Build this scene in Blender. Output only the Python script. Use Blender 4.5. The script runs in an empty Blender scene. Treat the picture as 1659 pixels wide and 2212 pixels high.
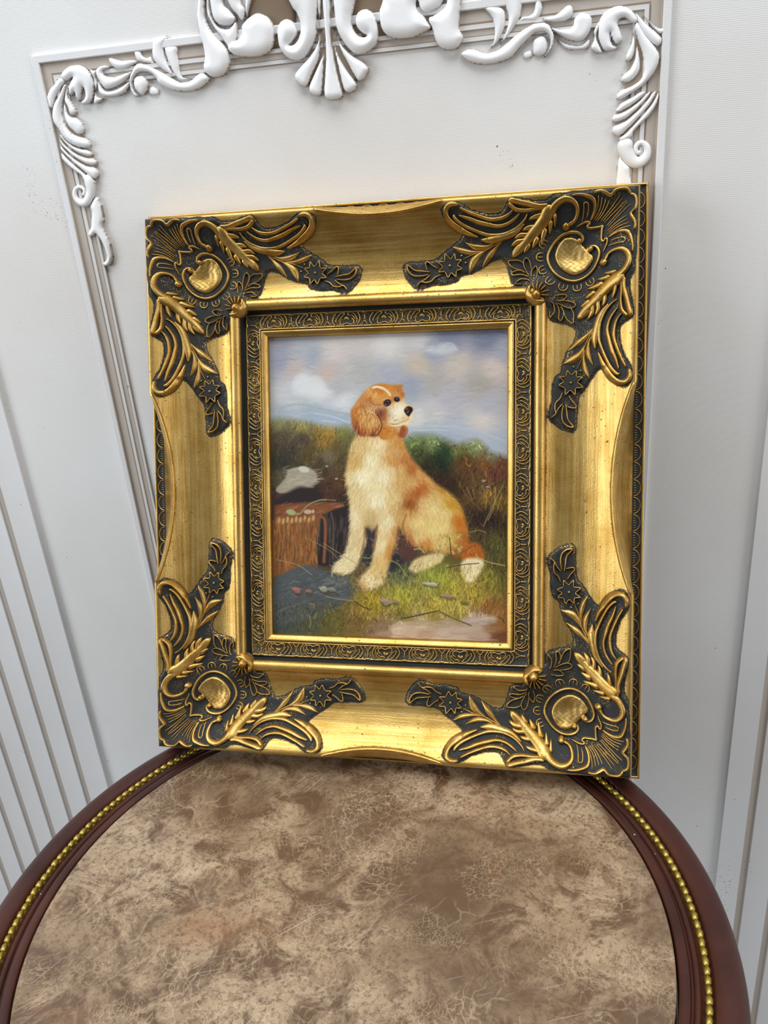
# A gilt-framed oil painting of a spaniel standing on a round marble table, leaning on a decorated backdrop wall.
import bpy, math, random
import numpy as np
from mathutils import Matrix, Vector

C = bpy.context.scene.collection
TZ = 0.62                                   # height of the table top above the floor (metres)

# ---------------------------------------------------------------- camera
cam_d = bpy.data.cameras.new('camera'); cam = bpy.data.objects.new('camera', cam_d); C.objects.link(cam)
cam_d.sensor_fit = 'VERTICAL'; cam_d.sensor_height = 36.0; cam_d.lens = 28.3960
cam_d.clip_start = 0.01; cam_d.clip_end = 50
cam.matrix_world = Matrix([[0.9801394, 0.0007185, 0.1983083, 0.133472], [0.1812803, 0.4021775, -0.8974356, -0.5372723], [-0.0803999, 0.9155614, 0.3940598, 1.087668], [0.0, 0.0, 0.0, 1.0]])
bpy.context.scene.camera = cam

# ---------------------------------------------------------------- world, lights, exposure
world = bpy.data.worlds.new('world'); bpy.context.scene.world = world; world.use_nodes = True
bg = world.node_tree.nodes['Background']; bg.inputs[0].default_value = (0.90, 0.95, 1.0, 1); bg.inputs[1].default_value = 0.16
def area(name, loc, target, size, power, col):
    d = bpy.data.lights.new(name, 'AREA'); d.shape = 'RECTANGLE'; d.size, d.size_y = size; d.energy = power; d.color = col
    o = bpy.data.objects.new(name, d); C.objects.link(o); o.location = loc
    o.rotation_euler = (Vector(target)-Vector(loc)).to_track_quat('-Z', 'Y').to_euler()
    return o
area('overhead_daylight', (-0.15, -0.8, 3.4), (0.0, -0.1, 0.7), (3.0, 1.5), 74, (0.95, 0.985, 1.0))
area('left_window_daylight', (-2.7, -1.5, 1.55), (0.0, 0.0, 0.85), (1.5, 1.7), 42, (0.90, 0.96, 1.0))
area('right_window_daylight', (2.8, -1.35, 1.45), (0.0, 0.0, 0.85), (1.4, 1.6), 24, (1.0, 0.985, 0.96))
vs = bpy.context.scene.view_settings
vs.view_transform = 'Standard'; vs.look = 'None'; vs.exposure = 0.31; vs.gamma = 1.0; vs.use_curve_mapping = False

# ---------------------------------------------------------------- helpers
def crom(p, n=6, closed=False):
    p = np.asarray(p, float)
    if len(p) < 3 and not closed:
        t = np.linspace(0, 1, n+1)[:, None]; return p[0]*(1-t)+p[-1]*t
    if closed: q = np.vstack([p[-1], p, p[0], p[1]]); m = len(p)
    else: q = np.vstack([2*p[0]-p[1], p, 2*p[-1]-p[-2]]); m = len(p)-1
    out = []
    t = np.linspace(0, 1, n+1)[:-1][:, None]
    for i in range(m):
        a, b, c, d = q[i:i+4]
        out.append(.5*((2*b)+(c-a)*t+(2*a-5*b+4*c-d)*t**2+(3*b-a-3*c+d)*t**3))
    if not closed: out.append(p[-1:])
    return np.vstack(out)
def resample(p, step):
    s = np.r_[0, np.cumsum(np.hypot(*np.diff(p[:, :2], axis=0).T))]
    n = max(int(s[-1]/step), 3)
    t = np.linspace(0, s[-1], n+1)
    return np.stack([np.interp(t, s, p[:, k]) for k in range(p.shape[1])], 1), t
def poly_sd(P, poly, near=False):
    """signed distance (positive inside) of points P to a closed polygon"""
    best = np.full(len(P), 1e18); ins = np.zeros(len(P), bool); nb = np.zeros((len(P), 2))
    x, y = P[:, 0], P[:, 1]
    A = poly; B = np.roll(poly, -1, 0)
    for a, b in zip(A, B):
        d = b-a; t = np.clip(((x-a[0])*d[0]+(y-a[1])*d[1])/(d@d+1e-12), 0, 1)
        qx = a[0]+t*d[0]; qy = a[1]+t*d[1]; dd = (x-qx)**2+(y-qy)**2
        m = dd < best; best = np.where(m, dd, best)
        if near: nb[m, 0] = qx[m]; nb[m, 1] = qy[m]
        c = (a[1] > y) != (b[1] > y)
        if c.any(): ins ^= c & (x < a[0]+(y-a[1])*d[0]/(d[1] if abs(d[1]) > 1e-12 else 1e-12))
    sd = np.where(ins, 1, -1)*np.sqrt(best)
    return (sd, nb) if near else sd
def sstep(x, a, b): t = np.clip((x-a)/(b-a), 0, 1); return t*t*(3-2*t)

class MB:
    """collects vertices, faces and a 'rel' value per vertex; build() links them as ONE mesh object"""
    def __init__(s): s.v = []; s.f = []; s.r = []; s.n = 0
    def add(s, v, f, r=1.0):
        v = np.asarray(v, float); s.v.append(v); s.f += [tuple(int(i)+s.n for i in q) for q in f]
        s.r.append(np.broadcast_to(np.asarray(r, float), (len(v),))); s.n += len(v)
    def grid(s, V, r=1.0, closeu=False, closev=False, flip=False):
        V = np.asarray(V, float); a, b = V.shape[:2]; f = []
        for i in range(a if closeu else a-1):
            i2 = (i+1) % a
            for j in range(b if closev else b-1):
                j2 = (j+1) % b
                q = (i*b+j, i2*b+j, i2*b+j2, i*b+j2)
                f.append(q[::-1] if flip else q)
        s.add(V.reshape(-1, 3), f, np.broadcast_to(r, (a, b)).ravel())
    def box(s, lo, hi, r=1.0):
        v = [(x, y, z) for x in (lo[0], hi[0]) for y in (lo[1], hi[1]) for z in (lo[2], hi[2])]
        s.add(v, [(0,1,3,2),(4,6,7,5),(0,4,5,1),(2,3,7,6),(0,2,6,4),(1,5,7,3)], r)
    def lathe(s, prof, n=96, r=1.0, closed=False):
        a = np.linspace(0, 2*np.pi, n, endpoint=False); prof = np.asarray(prof, float)
        V = np.stack([np.stack([p[0]*np.cos(a), p[0]*np.sin(a), np.full(n, p[1])], 1) for p in prof])
        s.grid(V, r, closeu=closed, closev=True, flip=True)
    def mesh(s, name):
        me = bpy.data.meshes.new(name); V = np.vstack(s.v)
        me.from_pydata(V.tolist(), [], s.f); at = me.attributes.new('rel', 'FLOAT', 'POINT')
        at.data.foreach_set('value', np.concatenate(s.r).astype(np.float32))
        me.update(); return me
    def build(s, name, mat, parent=None, smooth=True, me=None):
        me = me or s.mesh(name)
        if mat and not me.materials: me.materials.append(mat)
        if smooth: me.polygons.foreach_set('use_smooth', [True]*len(me.polygons))
        o = bpy.data.objects.new(name, me); C.objects.link(o)
        if parent: o.parent = parent
        return o
def inst(name, me, parent, loc=(0,0,0), rot=(0,0,0), scale=(1,1,1)):
    o = bpy.data.objects.new(name, me); C.objects.link(o); o.parent = parent; o.location = loc; o.rotation_euler = rot; o.scale = scale; return o
def tag(o, label=None, cat=None, group=None, kind=None):
    for k, v in (('label', label), ('category', cat), ('group', group), ('kind', kind)):
        if v: o[k] = v
    return o
def empty(name, mat=None):
    o = bpy.data.objects.new(name, None); C.objects.link(o); o.empty_display_size = .05
    if mat is not None: o.matrix_world = mat
    return o

def stroke_mesh(mb, pts, widths, h, surf, sec='r', step=1.1, ns=8, cap=True, sink=.5, lo=.12):
    """a carved ridge along a 2-D path: surf(x, y) gives the ground height, h the crest height (all in mm)"""
    p = np.asarray(pts, float); w = np.asarray(widths, float)
    if len(w) != len(p): w = np.interp(np.linspace(0, 1, len(p)), np.linspace(0, 1, len(w)), w) if len(w) > 1 else np.repeat(w, len(p))
    pw = crom(np.c_[p, w], 8); pw, t = resample(pw, step)
    if len(pw) < 5: pw, t = resample(pw, t[-1]/5)
    d = np.gradient(pw[:, :2], axis=0); d /= np.hypot(d[:, 0], d[:, 1])[:, None]+1e-9
    n = np.c_[-d[:, 1], d[:, 0]]
    ww = np.maximum(pw[:, 2], .2)
    if cap:
        e = np.minimum(t, t[-1]-t)/(np.maximum(ww, .4)*.55); k = np.sqrt(np.clip(1-(1-np.minimum(e, 1))**2, .03, 1))
    else: k = np.ones(len(t))
    hh = h*k*np.clip(ww/np.max(ww), .3, 1)**.6; ww = ww*k
    o = np.linspace(-1, 1, ns+1)
    if sec == 'l': c = 1-np.abs(o)**1.3; c = c-.16*np.exp(-(o/.16)**2)
    else: c = np.sqrt(np.clip(1-o*o, 0, 1))
    xy = pw[:, None, :2]+n[:, None, :]*(o[None, :, None]*ww[:, None, None]/2)
    z = surf(xy[..., 0].ravel(), xy[..., 1].ravel()).reshape(xy.shape[:2])
    Z = z+hh[:, None]*c[None]-sink*(c[None] <= 1e-6)
    mb.grid(np.dstack([xy, Z]), lo+(1-lo)*np.clip(c, 0, 1)[None]**.45*np.ones((len(t), 1)))
def relief_mesh(mb, poly, H, r, surf, step=1.2, sink=.5, fn=None, rel=None, smooth=True):
    """a swelling form that fills an outline, round towards its edge"""
    poly = crom(poly, 5, True) if smooth else np.asarray(poly, float)
    lo = poly.min(0)-step; hi = poly.max(0)+step
    gx = np.arange(lo[0], hi[0]+step, step); gy = np.arange(lo[1], hi[1]+step, step)
    X, Y = np.meshgrid(gx, gy, indexing='ij'); P = np.c_[X.ravel(), Y.ravel()]
    sd, nb = poly_sd(P, poly, True)
    ins = (sd > 0).reshape(X.shape)
    use = ins[:-1, :-1] | ins[1:, :-1] | ins[:-1, 1:] | ins[1:, 1:]
    out = sd <= 0; P[out] = nb[out]
    t = np.clip(sd/r, 0, 1); h = H*np.sqrt(np.clip(1-(1-t)**2, 0, 1))
    if fn is not None: h = fn(P, sd, h)
    z = surf(P[:, 0], P[:, 1])+np.where(out, -sink, h)
    ny = len(gy); ii, jj = np.nonzero(use)
    f = np.stack([ii*ny+jj, (ii+1)*ny+jj, (ii+1)*ny+jj+1, ii*ny+jj+1], 1)
    used, inv = np.unique(f, return_inverse=True); f = inv.reshape(f.shape)
    rr = (.05+.95*sstep(sd, .05, .75)) if rel is None else (rel(sd) if callable(rel) else np.full(len(P), rel))
    mb.add(np.c_[P, z][used], f, rr[used])

# ---------------------------------------------------------------- materials
def mat_base(name):
    m = bpy.data.materials.new(name); m.use_nodes = True; nt = m.node_tree; b = nt.nodes['Principled BSDF']; return m, nt, b
def nd(nt, t, **kw):
    n = nt.nodes.new(t)
    for k, v in kw.items():
        if k.startswith('i_'):
            key = k[2:]; n.inputs[int(key) if key.isdigit() else key].default_value = v
        else: setattr(n, k, v)
    return n
def ramp(nt, src, stops):
    r = nt.nodes.new('ShaderNodeValToRGB'); e = r.color_ramp.elements
    while len(e) < len(stops): e.new(.5)
    for el, (p, c) in zip(e, stops): el.position = p; el.color = (*c, 1) if len(c) == 3 else c
    nt.links.new(src, r.inputs[0]); return r.outputs[0]
def noise(nt, co, scale, detail=4, rough=.6, sc=(1, 1, 1), dist=0.):
    mp = nd(nt, 'ShaderNodeMapping'); mp.inputs['Scale'].default_value = sc; nt.links.new(co, mp.inputs[0])
    n = nd(nt, 'ShaderNodeTexNoise'); n.inputs['Scale'].default_value = scale; n.inputs['Detail'].default_value = detail; n.inputs['Roughness'].default_value = rough; n.inputs['Distortion'].default_value = dist
    nt.links.new(mp.outputs[0], n.inputs['Vector']); return n.outputs['Fac']
def mixc(nt, f, a, b, mode='MIX'):
    m = nt.nodes.new('ShaderNodeMix'); m.data_type = 'RGBA'; m.blend_type = mode
    for s, v in ((0, f), (6, a), (7, b)):
        if isinstance(v, (int, float)): m.inputs[s].default_value = v
        elif isinstance(v, tuple): m.inputs[s].default_value = (*v, 1)
        else: nt.links.new(v, m.inputs[s])
    return m.outputs[2]
def math_(nt, op, a, b=None, c=None, clamp=False):
    m = nt.nodes.new('ShaderNodeMath'); m.operation = op; m.use_clamp = clamp
    for i, v in enumerate((a, b, c)):
        if v is None: continue
        if isinstance(v, (int, float)): m.inputs[i].default_value = v
        else: nt.links.new(v, m.inputs[i])
    return m.outputs[0]
def bump(nt, b, h, strength, dist):
    n = nd(nt, 'ShaderNodeBump'); n.inputs['Strength'].default_value = strength; n.inputs['Distance'].default_value = dist
    nt.links.new(h, n.inputs['Height']); nt.links.new(n.outputs[0], b.inputs['Normal'])
def S(r, g, b): return tuple((x/255/12.92 if x/255 <= .04045 else ((x/255+.055)/1.055)**2.4) for x in (r, g, b))

def make_gold(name, stretch=(60, 60, 60), dark=1.0, patina_bias=0.0, grain=0.0):
    m, nt, b = mat_base(name)
    at = nd(nt, 'ShaderNodeAttribute', attribute_name='rel')
    tc = nd(nt, 'ShaderNodeTexCoord').outputs['Object']
    n1 = noise(nt, tc, 1.0, 5, .65, stretch)                # brushed streaks of rubbed leaf
    n2 = noise(nt, tc, 900, 3, .6)                          # fine speckle
    n3 = noise(nt, tc, 38, 5, .6)
    gold = ramp(nt, n1, [(.30, (.30, .155, .024)), (.5, (.55, .335, .085)), (.72, (.82, .60, .27))])
    gold = mixc(nt, .5, gold, ramp(nt, n3, [(.3, (.36, .19, .035)), (.7, (.74, .51, .18))]))
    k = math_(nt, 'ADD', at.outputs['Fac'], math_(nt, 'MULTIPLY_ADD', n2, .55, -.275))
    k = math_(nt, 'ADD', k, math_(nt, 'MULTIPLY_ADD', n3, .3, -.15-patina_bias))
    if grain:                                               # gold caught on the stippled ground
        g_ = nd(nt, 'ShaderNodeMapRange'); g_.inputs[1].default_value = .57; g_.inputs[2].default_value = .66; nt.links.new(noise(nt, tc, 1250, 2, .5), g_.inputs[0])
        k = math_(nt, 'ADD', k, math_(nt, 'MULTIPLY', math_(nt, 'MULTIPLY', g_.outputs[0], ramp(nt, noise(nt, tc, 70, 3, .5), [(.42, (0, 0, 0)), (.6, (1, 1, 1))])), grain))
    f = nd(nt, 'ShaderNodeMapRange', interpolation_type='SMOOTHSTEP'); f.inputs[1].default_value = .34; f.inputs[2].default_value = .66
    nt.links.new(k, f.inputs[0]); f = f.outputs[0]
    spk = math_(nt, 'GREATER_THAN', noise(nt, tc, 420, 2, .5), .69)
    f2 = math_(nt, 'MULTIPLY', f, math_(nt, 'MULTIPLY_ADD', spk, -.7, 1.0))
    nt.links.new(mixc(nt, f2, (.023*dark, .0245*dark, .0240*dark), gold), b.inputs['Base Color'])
    nt.links.new(math_(nt, 'MULTIPLY_ADD', f2, .96, .04), b.inputs['Metallic'])
    nt.links.new(math_(nt, 'MULTIPLY_ADD', f2, -.18, .60), b.inputs['Roughness'])
    h = math_(nt, 'ADD', math_(nt, 'MULTIPLY', n1, .6), math_(nt, 'MULTIPLY', n2, .5))
    b.inputs['Specular IOR Level'].default_value = .22
    bump(nt, b, h, .5, .0006)
    return m
GOLD_H = make_gold('gilding_brushed_across', (14, 420, 420))
GOLD_V = make_gold('gilding_brushed_down', (420, 14, 420))
GOLD_O = make_gold('gilding_on_ornament', (90, 90, 90))
GOLD_P = make_gold('patina_ground', (90, 90, 90), grain=.38)
GOLD_L = make_gold('gilding_on_liner', (160, 160, 160), patina_bias=.0, grain=.3)

def make_wall(name, base, dirt, relc=None, weave=1.0):
    m, nt, b = mat_base(name)
    tc = nd(nt, 'ShaderNodeTexCoord').outputs['Object']
    n1 = noise(nt, tc, 3.2, 4, .55); n2 = noise(nt, tc, 9, 5, .6); n3 = noise(nt, tc, 160, 3, .6)
    col = mixc(nt, ramp(nt, n1, [(.35, (0, 0, 0)), (.7, (1, 1, 1))]), base, dirt)
    col = mixc(nt, math_(nt, 'MULTIPLY', n2, .35), col, tuple(x*.93 for x in base))
    # scattered grime specks
    vo = nd(nt, 'ShaderNodeTexVoronoi'); vo.inputs['Scale'].default_value = 62; nt.links.new(tc, vo.inputs['Vector'])
    rnd = nd(nt, 'ShaderNodeSeparateColor'); nt.links.new(vo.outputs['Color'], rnd.inputs[0])
    size = math_(nt, 'MULTIPLY_ADD', rnd.outputs[1], .05, .012)
    sp = math_(nt, 'MULTIPLY', math_(nt, 'LESS_THAN', vo.outputs['Distance'], size), math_(nt, 'GREATER_THAN', rnd.outputs[0], .86))
    col = mixc(nt, math_(nt, 'MULTIPLY', sp, .75), col, S(70, 62, 60))
    scuff = math_(nt, 'MULTIPLY', math_(nt, 'GREATER_THAN', noise(nt, tc, 520, 2, .5), .66), math_(nt, 'GREATER_THAN', noise(nt, tc, 11, 3, .5), .655))
    col = mixc(nt, math_(nt, 'MULTIPLY', scuff, .5), col, S(110, 102, 98))
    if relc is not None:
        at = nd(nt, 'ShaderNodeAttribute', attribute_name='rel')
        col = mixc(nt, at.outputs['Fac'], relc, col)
    b.inputs['Roughness'].default_value = .62
    # canvas weave
    sx = nd(nt, 'ShaderNodeSeparateXYZ'); nt.links.new(tc, sx.inputs[0])
    k = 2*math.pi/.0021
    wv = math_(nt, 'MULTIPLY', math_(nt, 'SINE', math_(nt, 'MULTIPLY', math_(nt, 'ADD', sx.outputs[0], sx.outputs[2]), k*.75)), math_(nt, 'SINE', math_(nt, 'MULTIPLY', math_(nt, 'SUBTRACT', sx.outputs[0], sx.outputs[2]), k*.75)))
    nt.links.new(mixc(nt, math_(nt, 'MULTIPLY_ADD', wv, -.035*weave, .035*weave), col, (.25, .24, .235)), b.inputs['Base Color'])
    h = math_(nt, 'ADD', math_(nt, 'MULTIPLY', wv, .5*weave), math_(nt, 'MULTIPLY', n3, .5))
    bump(nt, b, h, .18, .0005)
    return m
WALL = make_wall('canvas_wall', S(233, 233, 233), S(220, 213, 207))
MOULD = make_wall('white_moulding', S(246, 246, 248), S(240, 237, 236), S(118, 98, 80), .5)  # brown at the ornament edges: printed crease shading put into the colour
RAIL = make_wall('recess_shaded_moulding', S(230, 230, 232), S(220, 217, 214), S(150, 128, 102), .5)  # tan in recesses and grooves: the backdrop's printed shading put into the colour
TAUPE = make_wall('taupe_panel', S(128, 108, 86), S(112, 94, 76), None, .6)

def make_wood():
    m, nt, b = mat_base('mahogany')
    tc = nd(nt, 'ShaderNodeTexCoord').outputs['Object']
    n1 = noise(nt, tc, 9, 5, .6, (1, 1, 6), .6); n2 = noise(nt, tc, 60, 4, .6)
    col = ramp(nt, n1, [(.3, S(38, 17, 14)), (.55, S(64, 30, 23)), (.8, S(84, 45, 31))])
    col = mixc(nt, math_(nt, 'MULTIPLY', n2, .3), col, S(40, 20, 18))
    vo = nd(nt, 'ShaderNodeTexVoronoi'); vo.inputs['Scale'].default_value = 150; nt.links.new(tc, vo.inputs['Vector'])
    rnd = nd(nt, 'ShaderNodeSeparateColor'); nt.links.new(vo.outputs['Color'], rnd.inputs[0])
    dust = math_(nt, 'MULTIPLY', math_(nt, 'LESS_THAN', vo.outputs['Distance'], math_(nt, 'MULTIPLY', rnd.outputs[1], .13)), math_(nt, 'GREATER_THAN', rnd.outputs[0], .86))
    col = mixc(nt, math_(nt, 'MULTIPLY', dust, .6), col, S(205, 190, 178))
    nt.links.new(col, b.inputs['Base Color']); b.inputs['Roughness'].default_value = .38; b.inputs['Specular IOR Level'].default_value = .34
    bump(nt, b, n2, .1, .0008)
    return m
WOOD = make_wood()
def make_marble():
    m, nt, b = mat_base('brown_marble')
    tc = nd(nt, 'ShaderNodeTexCoord').outputs['Object']
    base = noise(nt, tc, 7.5, 6, .62, dist=.5); mid = noise(nt, tc, 30, 7, .72, dist=.9); fine = noise(nt, tc, 330, 5, .7); pale = noise(nt, tc, 5.2, 3, .5)
    col = ramp(nt, base, [(.34, S(92, 71, 52)), (.44, S(124, 101, 77)), (.54, S(154, 131, 104)), (.70, S(176, 154, 126))])
    col = mixc(nt, ramp(nt, mid, [(.41, (1, 1, 1)), (.54, (0, 0, 0))]), col, S(92, 68, 48))
    rose = ramp(nt, noise(nt, tc, 12, 4, .6), [(.55, (0, 0, 0)), (.7, (.5, .5, .5))]); col = mixc(nt, rose, col, S(158, 118, 84))
    # veins: thin lines where warped cells meet
    wp = nd(nt, 'ShaderNodeTexNoise'); wp.inputs['Scale'].default_value = 9; wp.inputs['Detail'].default_value = 5; nt.links.new(tc, wp.inputs['Vector'])
    va = nd(nt, 'ShaderNodeVectorMath', operation='MULTIPLY_ADD'); nt.links.new(wp.outputs['Color'], va.inputs[0]); va.inputs[1].default_value = (.10, .10, .10); nt.links.new(tc, va.inputs[2])
    for sc, w, st in ((34, .030, .30), (105, .055, .45), (250, .09, .42)):
        v = nd(nt, 'ShaderNodeTexVoronoi', feature='DISTANCE_TO_EDGE'); v.inputs['Scale'].default_value = sc; nt.links.new(va.outputs[0], v.inputs['Vector'])
        e = nd(nt, 'ShaderNodeMapRange'); e.inputs[1].default_value = 0; e.inputs[2].default_value = w; e.inputs[3].default_value = 1; e.inputs[4].default_value = 0; nt.links.new(v.outputs['Distance'], e.inputs[0])
        mask = math_(nt, 'MULTIPLY', e.outputs[0], math_(nt, 'MULTIPLY', ramp(nt, noise(nt, tc, 8+sc*.07, 4, .6), [(.47, (0, 0, 0)), (.60, (1, 1, 1))]), st))
        col = mixc(nt, mask, col, S(196, 172, 140))
    col = mixc(nt, ramp(nt, fine, [(.36, (.8, .8, .8)), (.50, (0, 0, 0))]), col, S(92, 72, 54))
    # hair scratches
    for i, (an, th) in enumerate(((-.75, .67), (-1.05, .68), (-1.35, .69), (-.35, .70))):
        ro = nd(nt, 'ShaderNodeMapping'); ro.inputs['Rotation'].default_value = (0, 0, an); nt.links.new(tc, ro.inputs[0])
        mp = nd(nt, 'ShaderNodeMapping'); mp.inputs['Scale'].default_value = (12+3*i, 900, 1); nt.links.new(ro.outputs[0], mp.inputs[0])
        sn = nd(nt, 'ShaderNodeTexNoise'); sn.inputs['Scale'].default_value = 1; sn.inputs['Detail'].default_value = 1; nt.links.new(mp.outputs[0], sn.inputs['Vector'])
        sc = math_(nt, 'MULTIPLY', math_(nt, 'GREATER_THAN', sn.outputs['Fac'], th+.035), ramp(nt, noise(nt, tc, 6+i, 2, .5), [(.50, (0, 0, 0)), (.64, (.3, .3, .3))]))
        col = mixc(nt, sc, col, S(214, 202, 188))
    nt.links.new(col, b.inputs['Base Color'])
    nt.links.new(math_(nt, 'MULTIPLY_ADD', mid, .25, .26), b.inputs['Roughness'])
    bump(nt, b, fine, .06, .0005)
    return m
MARBLE = make_marble()
def make_plain(name, col, rough=.5, metal=0., var=.25, sc=40):
    m, nt, b = mat_base(name); tc = nd(nt, 'ShaderNodeTexCoord').outputs['Object']
    n = noise(nt, tc, sc, 4, .6)
    nt.links.new(mixc(nt, math_(nt, 'MULTIPLY', n, var*2), col, tuple(x*.45 for x in col)), b.inputs['Base Color'])
    b.inputs['Roughness'].default_value = rough; b.inputs['Metallic'].default_value = metal; return m
BRASS = make_plain('brass_bead_gilding', (.62, .45, .10), .4, .9, .6, 500)
BOARD = make_plain('backing_board', S(120, 96, 70), .8)
FLOORM = make_plain('floor_boards', S(52, 44, 38), .55, 0, .3, 6)
def make_paint():
    m, nt, b = mat_base('oil_paint')
    at = nd(nt, 'ShaderNodeAttribute', attribute_name='paint'); tc = nd(nt, 'ShaderNodeTexCoord').outputs['Object']
    nt.links.new(at.outputs['Color'], b.inputs['Base Color']); b.inputs['Roughness'].default_value = .46; b.inputs['Specular IOR Level'].default_value = .22
    bump(nt, b, noise(nt, tc, 420, 4, .6, (1, 2.4, 1)), .12, .0005)
    return m
PAINT = make_paint()

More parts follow.
